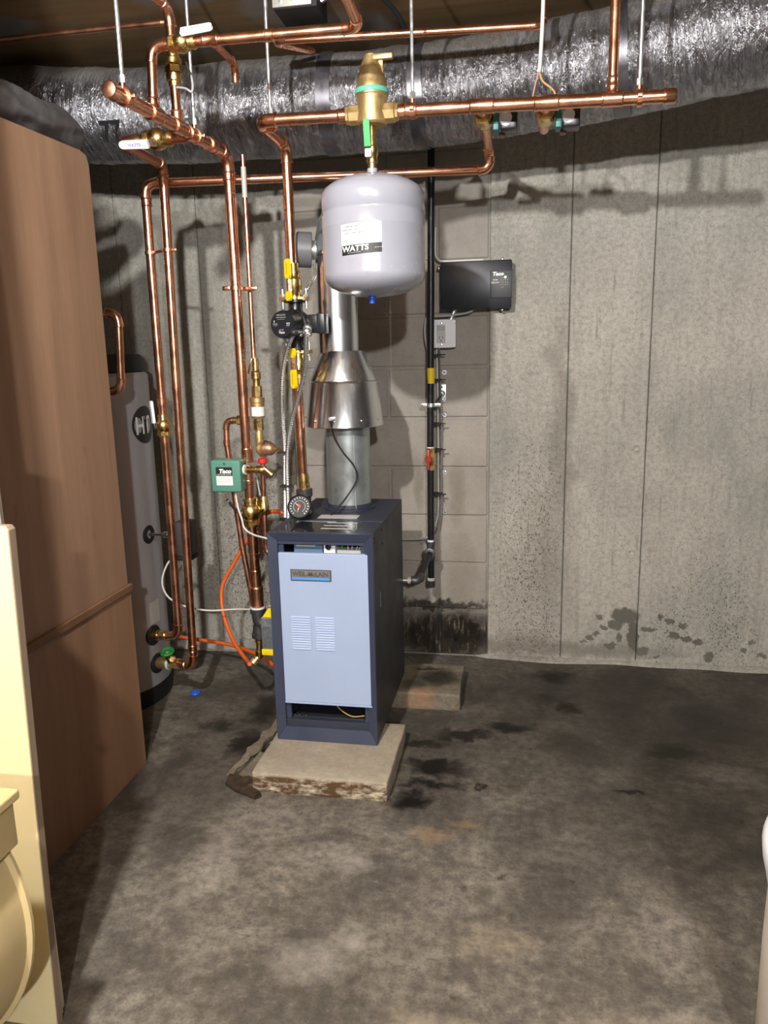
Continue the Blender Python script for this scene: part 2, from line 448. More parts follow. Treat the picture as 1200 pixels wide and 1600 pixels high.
MAT['wall'] = concrete_wall()
MAT['block'] = block_mat()
MAT['mortar'] = M('mortar', srgb(152, 147, 140), 0.85, 0.0, 0.12, 30, 0.3, 200)
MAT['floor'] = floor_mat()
MAT['dark_wall'] = M('dark_wall', srgb(52, 50, 48), 0.85, 0.0, 0.15, 4)
MAT['ceiling'] = ceiling_mat()
MAT['pad'] = pad_mat()
MAT['slab'] = slab_mat()
MAT['foil'] = foil_mat()
MAT['wrap'] = M('wrap', srgb(104, 104, 106), 0.42, 0.45, 0.25, 9, 0.3, 40)

# ------------------------------------------------------------------ mesh helpers


def V(*a):
    return Vector(a[0]) if len(a) == 1 else Vector(a)


def frame_of(axis, hint=None):
    w = V(axis).normalized()
    h = V(hint) if hint is not None else (V(0, 0, 1) if abs(w.z) < 0.9 else V(0, 1, 0))
    u = h - w * h.dot(w)
    u.normalize()
    return u, w.cross(u), w


class MB:
    def __init__(self):
        self.v, self.f, self.uv = [], [], None

    def add(self, vs, fs):
        k = len(self.v)
        self.v += [V(p) for p in vs]
        self.f += [tuple(i + k for i in q) for q in fs]
        return self

    def bm(self, bm, mat=None):
        bm.verts.index_update()
        vs = [(mat @ v.co) if mat else v.co.copy() for v in bm.verts]
        self.add(vs, [[v.index for v in f.verts] for f in bm.faces])
        bm.free()
        return self

    def box(self, c, s, bev=0.0, rot=None, seg=2):
        bm = bmesh.new()
        bmesh.ops.create_cube(bm, size=1)
        for v in bm.verts:
            v.co = V(v.co.x * s[0], v.co.y * s[1], v.co.z * s[2])
        if bev:
            bmesh.ops.bevel(bm, geom=list(bm.edges), offset=bev, segments=seg, affect='EDGES', profile=0.5)
        m = Matrix.Translation(V(c)) @ (rot.to_4x4() if rot else Matrix.Identity(4))
        return self.bm(bm, m)

    def bb(self, x0, x1, y0, y1, z0, z1, bev=0.0, seg=2):
        return self.box(((x0 + x1) / 2, (y0 + y1) / 2, (z0 + z1) / 2), (abs(x1 - x0), abs(y1 - y0), abs(z1 - z0)), bev, None, seg)

    def lathe(self, o, axis, prof, n=24, hint=None, cap=True):
        """prof: list of (distance along axis, radius)"""
        u, v, w = frame_of(axis, hint)
        o = V(o)
        vs, fs = [], []
        for h, r in prof:
            for i in range(n):
                a = 2 * math.pi * i / n
                vs.append(o + w * h + (u * math.cos(a) + v * math.sin(a)) * r)
        for j in range(len(prof) - 1):
            for i in range(n):
                k = (i + 1) % n
                fs.append((j * n + i, j * n + k, (j + 1) * n + k, (j + 1) * n + i))
        if cap:
            if prof[0][1] > 1e-6:
                fs.append(tuple(range(n - 1, -1, -1)))
            if prof[-1][1] > 1e-6:
                fs.append(tuple((len(prof) - 1) * n + i for i in range(n)))
        return self.add(vs, fs)

    def cyl(self, a, b, r, r2=None, n=16, bev=0.0):
        a, b = V(a), V(b)
        L = (b - a).length
        r2 = r if r2 is None else r2
        p = [(0, r), (L, r2)] if not bev else [(0, r - bev), (bev, r), (L - bev, r2), (L, r2 - bev)]
        return self.lathe(a, b - a, p, n)

    def hexa(self, a, b, r):
        return self.cyl(a, b, r, None, 6)

    def tube(self, pts, r, n=12, cap=True, rad=None, uv=False):
        pts = [V(p) for p in pts]
        ts = []
        for i in range(len(pts)):
            t = (pts[min(i + 1, len(pts) - 1)] - pts[max(i - 1, 0)])
            ts.append(t.normalized())
        u, _, _ = frame_of(ts[0])
        vs, fs = [], []
        for i, p in enumerate(pts):
            u = (u - ts[i] * u.dot(ts[i])).normalized()
            v = ts[i].cross(u)
            rr = rad(i) if rad else r
            for k in range(n):
                a = 2 * math.pi * k / n
                vs.append(p + (u * math.cos(a) + v * math.sin(a)) * rr)
        for j in range(len(pts) - 1):
            for i in range(n):
                k = (i + 1) % n
                fs.append((j * n + i, j * n + k, (j + 1) * n + k, (j + 1) * n + i))
        if cap:
            fs.append(tuple(range(n - 1, -1, -1)))
            fs.append(tuple((len(pts) - 1) * n + i for i in range(n)))
        return self.add(vs, fs)

    def prism(self, poly, o, xd, yd, th):
        """extrude 2-D outline poly by th along xd x yd, from origin o"""
        xd, yd = V(xd), V(yd)
        zd = xd.cross(yd).normalized()
        o = V(o)
        n = len(poly)
        vs = [o + xd * x + yd * y for x, y in poly] + [o + xd * x + yd * y + zd * th for x, y in poly]
        fs = [tuple(range(n - 1, -1, -1)), tuple(range(n, 2 * n))]
        fs += [(i, (i + 1) % n, n + (i + 1) % n, n + i) for i in range(n)]
        return self.add(vs, fs)


ORIGIN = {}


def obj(name, mb, mat, parent=None, smooth=0.6):
    me = bpy.data.meshes.new(name)
    if parent is not None:
        base = ORIGIN[parent]
    else:
        xs = [p.x for p in mb.v]
        ys = [p.y for p in mb.v]
        base = V((min(xs) + max(xs)) / 2, (min(ys) + max(ys)) / 2, min(p.z for p in mb.v))
    me.from_pydata([p - base for p in mb.v], [], mb.f)
    if mb.uv:
        layer = me.uv_layers.new(name='UVMap')
        for i, lp in enumerate(me.loops):
            layer.data[i].uv = mb.uv[lp.vertex_index]
    if smooth:
        me.shade_smooth()
        me.set_sharp_from_angle(angle=smooth)
    me.materials.append(MAT[mat] if isinstance(mat, str) else mat)
    o = bpy.data.objects.new(name, me)
    COL.objects.link(o)
    if parent is not None:
        o.parent = parent
        ORIGIN[o] = base
    else:
        o.location = base
        ORIGIN[o] = base
    return o


def thing(name, label, cat, loc, group=None):
    o = bpy.data.objects.new(name, None)
    o.empty_display_size = 0.05
    COL.objects.link(o)
    o.location = loc
    ORIGIN[o] = V(loc)
    return tag(o, label, cat, group)


def tag(o, label, cat, group=None):
    o['label'] = label
    o['category'] = cat
    if group:
        o['group'] = group
    return o


def struct(o):
    o['kind'] = 'structure'
    return o


def fillet(pts, R, seg=6):
    """polyline with rounded corners; also returns the arc point lists"""
    pts = [V(p) for p in pts]
    out, arcs, straights = [pts[0]], [], []
    prev = pts[0]
    for i in range(1, len(pts) - 1):
        a, b, c = pts[i - 1], pts[i], pts[i + 1]
        d1, d2 = (a - b).normalized(), (c - b).normalized()
        ang = d1.angle(d2)
        t = min(R / math.tan(ang / 2), (a - b).length * 0.49, (c - b).length * 0.49)
        p, q = b + d1 * t, b + d2 * t
        bis = (d1 + d2).normalized()
        cen = b + bis * (t / math.cos(ang / 2))
        rr = (p - cen).length
        arc = []
        v0, v1 = p - cen, q - cen
        full = v0.angle(v1)
        ax = v0.cross(v1).normalized()
        for k in range(seg + 1):
            arc.append(cen + Matrix.Rotation(full * k / seg, 3, ax) @ v0)
        straights.append((prev, p))
        prev = q
        out += arc
        arcs.append(arc)
    straights.append((prev, pts[-1]))
    out.append(pts[-1])
    return out, arcs, straights


def smooth_path(pts, n=10):
    """Catmull-Rom through the points"""
    pts = [V(p) for p in pts]
    P = [pts[0] * 2 - pts[1]] + pts + [pts[-1] * 2 - pts[-2]]
    out = []
    for i in range(1, len(P) - 2):
        for k in range(n):
            t = k / n
            a, b, c, d = P[i - 1], P[i], P[i + 1], P[i + 2]
            out.append(0.5 * ((2 * b) + (c - a) * t + (2 * a - 5 * b + 4 * c - d) * t * t + (3 * b - a - 3 * c + d) * t ** 3))
    out.append(pts[-1])
    return out


def resample(pts, step):
    out = [pts[0]]
    acc = 0.0
    for a, b in zip(pts, pts[1:]):
        L = (b - a).length
        if L < 1e-9:
            continue
        pos = step - acc
        while pos <= L:
            out.append(a + (b - a) * (pos / L))
            pos += step
        acc = (acc + L) % step
    return out


def sleeve(mb, a, b, r, k=1.13):
    """soldered coupling between two points: raised sleeve with rolled end beads"""
    a, b = V(a), V(b)
    L = (b - a).length
    e = min(0.004, L * 0.2)
    mb.lathe(a, b - a, [(0, r), (0, r * k * 1.03), (e * 0.6, r * (k + 0.08)), (e, r * k), (L - e, r * k), (L - e * 0.6, r * (k + 0.08)), (L, r * k * 1.03), (L, r)], 16)


def pipe_run(name, label, pts, r, mat='copper', elbow_r=None, couplings=(), tees=(), cat='pipe', group=None, caps=(), elbow_mat=None):
    t = thing(name, label, cat, pts[0], group)
    R = elbow_r or r * 2.2
    _, arcs, straights = fillet(pts, R)
    for a, b in straights:
        obj('pipe', MB().cyl(a, b, r, None, 18), mat, t)
    for arc in arcs:
        mb = MB()
        d0 = (arc[0] - arc[1]).normalized()
        d1 = (arc[-1] - arc[-2]).normalized()
        e0, e1 = arc[0] + d0 * r * 0.9, arc[-1] + d1 * r * 0.9
        mb.tube([e0] + arc + [e1], r * 1.13, 16)
        for p, d in ((e0, d0), (e1, d1)):
            mb.lathe(p - d * r * 0.35, d, [(0, r * 1.12), (r * 0.1, r * 1.24), (r * 0.3, r * 1.24), (r * 0.42, r)], 16, None, False)
        obj('elbow', mb, elbow_mat or mat, t)
    for a, b in couplings:
        mb = MB()
        sleeve(mb, a, b, r)
        obj('coupling', mb, mat, t)
    for c, d, rb in tees:          # a tee: sleeve along the run with a short branch socket
        c, d = V(c), V(d)
        ax = min(straights, key=lambda s: abs(((c - s[0]).cross((s[1] - s[0]).normalized())).length))
        w = (ax[1] - ax[0]).normalized()
        mb = MB()
        sleeve(mb, c - w * rb * 2.2, c + w * rb * 2.2, r)
        sleeve(mb, c + d * r * 0.6, c + d * (r * 1.2 + rb * 1.3), rb)
        obj('tee', mb, mat, t)
    for p, d in caps:
        p, d = V(p), V(d)
        mb = MB()
        mb.lathe(p - d * r * 1.6, d, [(0, r), (0, r * 1.16), (r * 0.2, r * 1.2), (r * 0.4, r * 1.13), (r * 1.5, r * 1.13), (r * 1.8, r * 1.0), (r * 1.9, r * 0.6), (r * 1.92, 0)], 18)
        obj('end_cap', mb, mat, t)
    return t


def cable(name, label, pts, r, mat, ribbed=False, cat='cable', n=8, path_n=10, group=None):
    p = smooth_path(pts, path_n)
    mb = MB()
    if ribbed:
        p = resample(p, 0.0028)
        mb.tube(p, r, n, True, lambda i: r * (1.0 if i % 2 else 0.80))
    else:
        mb.tube(p, r, n)
    return tag(obj(name, mb, mat, None, 1.0 if not ribbed else 0.4), label, cat, group)


def text(body, size, o, xd, yd, mat, parent, name='lettering', bold=0.0, shear=0.0, th=0.0004, width=None, wrap=None, align='LEFT'):
    cu = bpy.data.curves.new('lettering', 'FONT')
    cu.body = body
    cu.size = size
    cu.offset = bold
    cu.shear = shear
    cu.align_x = align
    cu.resolution_u = 3
    to = bpy.data.objects.new('lettering', cu)
    COL.objects.link(to)
    dg = bpy.context.evaluated_depsgraph_get()
    me = to.evaluated_get(dg).to_mesh()
    xs = [v.co.x for v in me.vertices]
    if not xs:
        xs = [0, 1]
    k = 1.0
    if width:
        k = width / max(1e-6, (max(xs) - min(xs)))
    pts = [(v.co.x * k, v.co.y) for v in me.vertices]
    fs = [tuple(p.vertices) for p in me.polygons]
    to.to_mesh_clear() if hasattr(to, 'to_mesh_clear') else None
    bpy.data.objects.remove(to)
    xd, yd, o = V(xd).normalized(), V(yd).normalized(), V(o)
    zd = xd.cross(yd)
    mb = MB()
    if wrap:
        mb.add([wrap(x, y) for x, y in pts], fs)
    else:
        mb.add([o + xd * x + yd * y + zd * th for x, y in pts], fs)
    return obj(name, mb, mat, parent, 0)


def ball_valve(name, label, c, axis, r, hdir, hnorm, hmat, hlen=0.075, body='brass', print_mat=None, text_body=None):
    """brass ball valve on a pipe of radius r; handle points along hdir, standing off along hnorm"""
    c, ax, hd, hn = V(c), V(axis).normalized(), V(hdir).normalized(), V(hnorm).normalized()
    t = thing(name, label, 'valve', c)
    mb = MB()
    L = r * 2.6
    mb.lathe(c - ax * L, ax, [(0, r * 1.05), (0, r * 1.25), (r * .5, r * 1.3), (r * .6, r * 1.15), (r * 1.2, r * 1.2), (r * 1.5, r * 1.5), (r * 2.2, r * 1.75),
                              (r * 3.0, r * 1.75), (r * 3.7, r * 1.5), (r * 4.0, r * 1.2), (r * 4.6, r * 1.15), (r * 4.7, r * 1.3), (r * 5.2, r * 1.25), (r * 5.2, r * 1.05)], 20)
    obj('valve_body', mb, body, t)
    mb = MB().hexa(c - ax * r * 2.2, c - ax * r * 1.4, r * 1.55)
    obj('hex_collar', mb, body, t, 0.3)
    mb = MB().cyl(c + hn * r * 1.4, c + hn * (r * 2.1), r * 0.55)
    obj('stem', mb, 'chrome', t)
    base = c + hn * r * 2.1
    side = hd.cross(hn)
    arm = MB()
    arm.prism([(-r * .6, -r * .5), (r * 1.1, -r * .5), (r * 1.1, r * .5), (-r * .6, r * .5)], base, hd, side, 0.002)
    obj('handle_plate', arm, 'chrome', t, 0.3)
    nut = MB().hexa(base, base - hd.cross(side) * -0.006, r * 0.38)
    obj('handle_nut', nut, 'chrome', t, 0.3)
    w = r * 0.62
    o = base + hd * r * 0.8
    poly = []
    for k in range(7):
        a = math.pi / 2 - math.pi * k / 6
        poly.append((hlen - w + w * math.cos(a), w * math.sin(a)))
    poly += [(0, -w * 1.1), (0, w * 1.1)]
    g = MB().prism(poly, o - hn * 0.003, hd, side, 0.009 if hd.cross(side).dot(hn) > 0 else -0.009)
    grip = obj('handle', g, hmat, t, 0.5)
    if text_body:
        zz = o + hn * 0.0066 + hd * hlen * 0.2
        s2 = side if hd.cross(side).dot(hn) > 0 else -side
        rd = hd
        if hd.x < -0.5:
            zz, rd, s2 = zz + hd * hlen * 0.5, -hd, -s2
        text(text_body, w * 1.1, zz - s2 * w * 0.4, rd, s2, print_mat, grip, width=hlen * 0.45)
    return t


# ------------------------------------------------------------------ the room
WALL_Y = 3.033
CEIL = 2.25
XL, XR, YB = -3.0, 2.6, -3.2

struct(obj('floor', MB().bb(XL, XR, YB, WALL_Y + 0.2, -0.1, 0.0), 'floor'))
struct(obj('ceiling', MB().bb(XL, XR, YB, WALL_Y + 0.2, CEIL, CEIL + 0.08), 'ceiling'))
struct(obj('wall_left', MB().bb(XL - 0.15, XL, YB, WALL_Y + 0.2, 0, CEIL), 'dark_wall'))
struct(obj('wall_right', MB().bb(XR, XR + 0.15, YB, WALL_Y + 0.2, 0, CEIL), 'dark_wall'))
struct(obj('wall_front', MB().bb(XL, XR, YB - 0.15, YB, 0, CEIL), 'dark_wall'))

CX0, CX1 = -0.925, -0.133         # the blocked-up opening
wall = struct(obj('wall_back', MB().bb(XL, XR, WALL_Y + 0.03, WALL_Y + 0.25, 0, CEIL), 'mortar'))
joints = [XL, -1.64, -1.29, CX0]
for a, b in zip(joints, joints[1:]):
    obj('formed_panel', MB().bb(a + 0.001, b - 0.001, WALL_Y, WALL_Y + 0.05, 0, CEIL - 0.001, 0.004, 1), 'wall', wall, 0)
joints = [CX1, 0.164, 0.460, 1.06, 1.66, XR]
for i, (a, b) in enumerate(zip(joints, joints[1:])):
    obj('formed_panel', MB().bb(a + 0.001, b - 0.001, WALL_Y + (0.0, 0.002, 0.0, .001, 0)[i], WALL_Y + 0.05, 0, CEIL - 0.001, 0.004, 1), 'wall', wall, 0)
rnd = random.Random(4)
for c in range(11):
    z0 = c * 0.198
    z1 = min(z0 + 0.198, CEIL - 0.002)
    if z1 - z0 < 0.03:
        break
    xs = [CX0, -0.529, CX1] if c % 2 == 1 else [CX0, -0.727, -0.331, CX1]
    for a, b in zip(xs, xs[1:]):
        y = WALL_Y + 0.008 + rnd.uniform(-0.0015, 0.0015)
        obj('concrete_block', MB().bb(a + 0.005, b - 0.005, y, WALL_Y + 0.06, z0 + 0.005, z1 - 0.005, 0.004, 1), 'block', wall, 0)
obj('mortar_bed', MB().bb(CX0, CX1, WALL_Y + 0.014, WALL_Y + 0.05, 0, CEIL - 0.001), 'block', wall, 0)
for x, z in ((0.076, 1.309), (0.124, 1.305), (0.231, 1.312), (0.371, 1.313), (0.419, 1.307), (0.524, 1.309), (-1.344, 1.306), (-1.447, 1.306), (-1.524, 1.308), (-1.183, 1.308), (-0.003, 1.30)) + tuple((x, z) for z in (0.872, 0.462) for x in (0.02, 0.076, 0.118, 0.231, 0.371, 0.425, 0.50)):
    obj('tie_plug', MB().lathe((x, WALL_Y + 0.001, z), (0, -1, 0), [(0, 0.013), (0.001, 0.013), (0.0025, 0.0115), (0.0012, 0.0095), (0.001, 0)], 16), 'wall', wall)
# rough cement fillet along the foot of the wall
cove = MB()
rows = []
for i in range(90):
    x = -2.2 + i * (4.6 / 89)
    d = 0.032 + 0.02 * noise.noise(V(x * 4, 0, 0)) + (0.05 if x < -0.95 else 0)
    h = 0.012 + 0.008 * noise.noise(V(x * 5, 3, 0)) + (0.02 if x < -0.95 else 0)
    if CX0 < x < CX1:
        d, h = 0.002, 0.0008
    rows.append([(x, WALL_Y + 0.01, h), (x, WALL_Y - d * 0.5, h * 0.75), (x, WALL_Y - d, 0.0005), (x, WALL_Y + 0.01, 0.0005)])
vs = [p for r in rows for p in r]
fs = [(i * 4 + k, i * 4 + k + 1, i * 4 + k + 5, i * 4 + k + 4) for i in range(89) for k in range(2)]
cove.add(vs, fs)
struct(obj('trim_1', cove, 'wall', None, 1.0))

# ------------------------------------------------------------------ duct


def tube_uv(path, rad, n=56, seed=0.0, amp=0.006):
    mb = MB()
    mb.uv = []
    ts = []
    L = 0.0
    u = None
    N = len(path)
    for i, p in enumerate(path):
        t = (path[min(i + 1, N - 1)] - path[max(i - 1, 0)]).normalized()
        if u is None:
            u, _, _ = frame_of(t)
        u = (u - t * u.dot(t)).normalized()
        v = t.cross(u)
        if i:
            L += (p - path[i - 1]).length
        for k in range(n + 1):
            a = 2 * math.pi * k / n
            d = u * math.cos(a) + v * math.sin(a)
            q = V(L * 9 + seed, math.cos(a) * 2, math.sin(a) * 2)
            q2 = V(L * 60 + seed, math.cos(a) * 1.5, math.sin(a) * 1.5)
            r = rad(i / (N - 1)) + amp * noise.noise(q) + 0.0032 * noise.noise(q2)
            pp = p + d * r
            mb.v.append(pp)
            mb.uv.append((L, a / 6.2832))
    m = n + 1
    for j in range(N - 1):
        for i in range(n):
            mb.f.append((j * m + i, j * m + i + 1, (j + 1) * m + i + 1, (j + 1) * m + i))
    return mb


dp = resample(smooth_path([(-2.9, 2.70, 2.09), (-2.2, 2.66, 2.09), (-1.78, 2.62, 2.085), (-1.448, 2.62, 2.055), (-1.10, 2.62, 2.034), (-0.769, 2.62, 2.034), (-0.452, 2.62, 2.030), (-0.248, 2.615, 2.035),
                           (-0.05, 2.60, 2.047), (0.141, 2.57, 2.058), (0.425, 2.52, 2.076), (0.655, 2.47, 2.092), (1.1, 2.40, 2.095), (1.8, 2.35, 2.095), (2.55, 2.3, 2.095)], 12), 0.011)
duct = thing('insulated_duct', 'long silver foil wrapped round air duct slung below ceiling along wall', 'duct', (0, 2.6, 1.9))
obj('foil_jacket', tube_uv(dp, lambda s: 0.146, 56), 'foil', duct, 1.2)
for x0 in (-0.62, -0.335, 0.265):
    i = min(range(len(dp)), key=lambda k: abs(dp[k].x - x0))
    mb = MB().tube([dp[i - 2], dp[i - 1], dp[i], dp[i + 1], dp[i + 2]], 0.1495, 40, False)
    obj('tape_band', mb, M('tape', (0.16, 0.16, 0.18), 0.35, 0.8, 0.2, 30), duct)
bd = resample(smooth_path([(-1.262, 2.14, 1.868), (-1.245, 2.08, 1.856), (-1.232, 2.0, 1.848), (-1.215, 1.75, 1.838), (-1.21, 1.5, 1.835), (-1.21, 1.26, 1.835)], 10), 0.012)
obj('branch_sleeve', tube_uv(bd, lambda s: 0.050 * min(1, 0.35 + 9 * s), 40, 5.0, 0.010), 'wrap', duct, 1.2)
# printed marks on the foil: S and 77 in dark ink


def duct_wrap(x0, zang):
    i0 = min(range(len(dp)), key=lambda k: abs(dp[k].x - x0))
    c = dp[i0]

    def w(x, y):
        a = zang + y / 0.140
        return V(c.x + x, c.y - 0.1530 * math.cos(a), c.z + 0.1530 * math.sin(a))
    return w


text('S', 0.06, (0, 0, 0), (1, 0, 0), (0, 0, 1), 'ink', duct, 'printed_mark', 0.001, wrap=duct_wrap(-1.50, -0.75))
text('77', 0.075, (0, 0, 0), (1, 0, 0), (0, 0, 1), 'ink', duct, 'printed_mark', 0.002, wrap=duct_wrap(-1.37, -0.72))

# ------------------------------------------------------------------ plywood enclosure, water heater
mb = MB()
poly = [(1.245, 0.589), (2.028, 0.589), (2.028, 1.755), (2.018, 1.778), (1.99, 1.785), (1.245, 1.772)]
mb.prism(poly, (-1.154, 0, 0), (0, 1, 0), (0, 0, 1), -0.018)
p = thing('plywood_sheet', 'tall upper plywood sheet with rounded corner, beside grey water heater', 'plywood', (-1.163, 1.5, 0.6))
obj('sheet_face', mb, 'ply', p, 0.3)
p = thing('plywood_sheet', 'lower plywood sheet with ledge along its top, standing on the floor', 'plywood', (-1.16, 1.5, 0))
obj('sheet_face', MB().bb(-1.166, -1.150, 1.245, 2.034, 0.0, 0.566, 0.001), 'ply_low', p, 0.3)
obj('ledge', MB().bb(-1.166, -1.1445, 1.245, 2.042, 0.5665, 0.588, 0.002), 'ply_ledge', p, 0.3)

TC = V(-1.55, 2.50, 0)
h = thing('water_heater', 'grey cylindrical water heater with black base, behind plywood sheets', 'water heater', TC)
obj('shell', MB().lathe(TC, (0, 0, 1), [(0.065, 0.24), (0.07, 0.245), (1.19, 0.245), (1.2, 0.235)], 64), 'heater_grey', h)
obj('base_ring', MB().lathe(TC, (0, 0, 1), [(0.0, 0.238), (0.004, 0.243), (0.06, 0.243), (0.066, 0.235)], 64), 'black_matte', h)
obj('top_cap', MB().lathe(TC, (0, 0, 1), [(1.2, 0.225), (1.203, 0.229), (1.255, 0.229), (1.262, 0.222), (1.266, 0)], 64), 'black_matte', h)


def heater_patch(a0, z0, w, hh, r=0.2462, n=10, round_=False):
    mb = MB()
    if round_:
        ring = [(w / 2 * math.cos(t), hh / 2 * math.sin(t)) for t in [2 * math.pi * k / 32 for k in range(32)]]
        mb.add([TC + V(r * math.cos(a0), r * math.sin(a0), z0)] + [TC + V(r * math.cos(a0 + x / r), r * math.sin(a0 + x / r), z0 + y) for x, y in ring],
               [(0, 1 + k, 1 + (k + 1) % 32) for k in range(32)])
    else:
        for k in range(n + 1):
            a = a0 + (k / n - 0.5) * w / r
            mb.v += [TC + V(r * math.cos(a), r * math.sin(a), z0 - hh / 2), TC + V(r * math.cos(a), r * math.sin(a), z0 + hh / 2)]
        mb.f = [(2 * k, 2 * k + 2, 2 * k + 3, 2 * k + 1) for k in range(n)]
    return mb


LA = 0.02
lg = obj('logo_badge', heater_patch(LA, 1.02, 0.150, 0.130, 0.2464, round_=True), 'ink', h, 1)
text('HT', 0.085, (0, 0, 0), (1, 0, 0), (0, 0, 1), 'label_white', lg, 'lettering', 0.0015, width=0.098,
     wrap=lambda x, y: TC + V(0.2468 * math.cos(LA + (x - 0.060) / 0.2468), 0.2468 * math.sin(LA + (x - 0.060) / 0.2468), 1.02 - 0.030 + y))
obj('rating_label', heater_patch(-0.14, 0.345, 0.058, 0.082), 'label_grey', h, 1)
for (y, z) in ((2.45, 0.262), (2.46, 0.150)):
    x = TC.x + math.sqrt(0.245 ** 2 - (y - TC.y) ** 2)
    obj('port_grommet', MB().lathe((x - 0.012, y, z), (1, -0.16, 0), [(0, 0.038), (0.014, 0.038), (0.018, 0.034), (0.016, 0.016), (0.01, 0.0)], 24), 'black_matte', h)
obj('sensor_grommet', MB().lathe((-1.325, 2.475, 0.632), (1, -0.1, 0), [(0, 0.036), (0.016, 0.036), (0.02, 0.032), (0.018, 0.01), (0.01, 0)], 24), 'black_matte', h)

aq = thing('aquastat_box', 'dark grey aquastat box on the water heater, behind copper pipes', 'control box', (-1.17, 2.5, 0.55))
obj('case', MB().bb(-1.205, -1.15, 2.46, 2.53, 0.558, 0.68, 0.004), 'dark_plastic', aq)
obj('case_foot', MB().bb(-1.205, -1.15, 2.462, 2.528, 0.54, 0.557, 0.003), 'black_matte', aq)
obj('well_stem', MB().cyl((-1.31, 2.473, 0.632), (-1.205, 2.48, 0.632), 0.006).lathe((-1.255, 2.476, 0.632), (1, 0, 0), [(0, 0.008), (0.003, 0.012), (0.012, 0.012), (0.016, 0.008)], 12), 'chrome', aq)

# hot water loop at the top of the tank
pipe_run('tank_loop_pipe', 'small copper loop with two elbows at the water heater top', [(-1.5, 2.40, 1.25), (-1.5, 2.40, 1.384), (-1.48, 2.215, 1.384), (-1.209, 2.215, 1.384), (-1.221, 2.215, 1.150), (-1.45, 2.215, 1.150), (-1.45, 2.30, 1.150)], 0.0118, elbow_r=0.03)

# ------------------------------------------------------------------ pipes to the water heater
R1 = 0.0145
H1b = V(-1.212, 2.45, 0.262)
pipe_run('heater_supply_pipe', 'left tall copper pipe with mid valve running down to upper heater port',
         [(-1.206, 2.45, 1.62), (-1.206, 2.45, 1.10), H1b + V(0, 0, 0), (-1.30, 2.45, 0.262)], R1, elbow_r=0.034)
mb = MB()
sleeve(mb, (-1.318, 2.45, 0.262), (-1.29, 2.45, 0.262), 0.017)
sleeve(mb, (-1.288, 2.45, 0.262), (-1.262, 2.45, 0.262), 0.0155)
tag(obj('brass_union', mb, 'brass'), 'brass ribbed union at upper water heater port', 'fitting')
pipe_run('heater_return_pipe', 'right tall copper pipe running down to lower heater port with green valve',
         [(-1.119, 2.405, 1.80), (-1.143, 2.405, 0.170), (-1.225, 2.452, 0.155)], R1, elbow_r=0.036, couplings=[((-1.1415, 2.405, .25), (-1.142, 2.405, 0.225))])
dv = thing('drain_valve', 'brass drain valve with green handwheel at lower water heater port', 'valve', (-1.27, 2.457, 0.13))
obj('valve_body', MB().lathe((-1.322, 2.458, 0.152), (1, -0.02, 0), [(0, 0.02), (0.01, 0.02), (0.012, 0.022), (0.06, 0.022), (0.066, 0.017), (0.08, 0.017), (0.083, 0.02), (0.1, 0.02), (0.104, 0.015)], 20), 'cast_brass', dv)
obj('white_ring', MB().lathe((-1.268, 2.457, 0.152), (1, 0, 0), [(0, 0.017), (0, 0.0245), (0.007, 0.0245), (0.007, 0.017)], 20), M('ring_white', srgb(190, 205, 210), 0.4), dv)
obj('bonnet', MB().lathe((-1.25, 2.44, 0.165), (0, -0.35, 1), [(0, 0.011), (0.02, 0.011), (0.021, 0.014), (0.03, 0.014), (0.031, 0.006), (0.045, 0.006)], 14), 'brass', dv)
wheel = MB().lathe((-1.25, 2.426, 0.205), (0, -0.35, 1), [(0, 0.006), (0.0, 0.022), (0.003, 0.026), (0.008, 0.026), (0.011, 0.022), (0.007, 0.012), (0.012, 0.006)], 10)
obj('handwheel', wheel, 'green_dark', dv, 0.3)
obj('drain_spout', MB().cyl((-1.235, 2.455, 0.16), (-1.228, 2.42, 0.185), 0.009).lathe((-1.228, 2.42, 0.185), (0.2, -0.8, 0.3), [(0, 0.012), (0.014, 0.012), (0.016, 0.009)], 12), 'brass', dv)

ball_valve('ball_valve', 'brass ball valve with upright white handle on left heater pipe', (-1.2075, 2.45, 1.02), (0, 0, 1), R1, (-0.05, 0, 1), (-0.75, -0.66, 0), 'white_gloss', 0.075, print_mat='ink_blue', text_body='WATTS')

# clip tying both heater pipes together
mb = MB()
for x, yy in ((-1.2055, 2.45), (-1.1223, 2.405)):
    mb.lathe((x, yy, 1.578), (0, 0, 1), [(0, R1 + 0.0005), (0, R1 + 0.003), (0.01, R1 + 0.003), (0.01, R1 + 0.0005)], 18)
mb.box((-1.164, 2.428, 1.583), (0.060, 0.009, 0.008), 0.001, Matrix.Rotation(-0.5, 3, 'Z'))
mb.box((-1.100, 2.405, 1.583), (0.014, 0.008, 0.009), 0.002)
tag(obj('pipe_clip', mb, 'copper_dull'), 'copper clip joining the two heater pipes near the top', 'clip')

# cross pipe: left heater pipe over to the zone valve
pipe_run('cross_pipe', 'long level copper pipe crossing behind the grey expansion tank',
         [(-1.206, 2.45, 1.62), (-1.205, 2.45, 1.795), (-0.12, 2.70, 1.826), (-0.122, 2.68, 1.878), (-0.118, 2.34, 1.868)], R1, elbow_r=0.032,
         couplings=[((-1.2045, 2.45, 1.725), (-1.2045, 2.45, 1.75))])

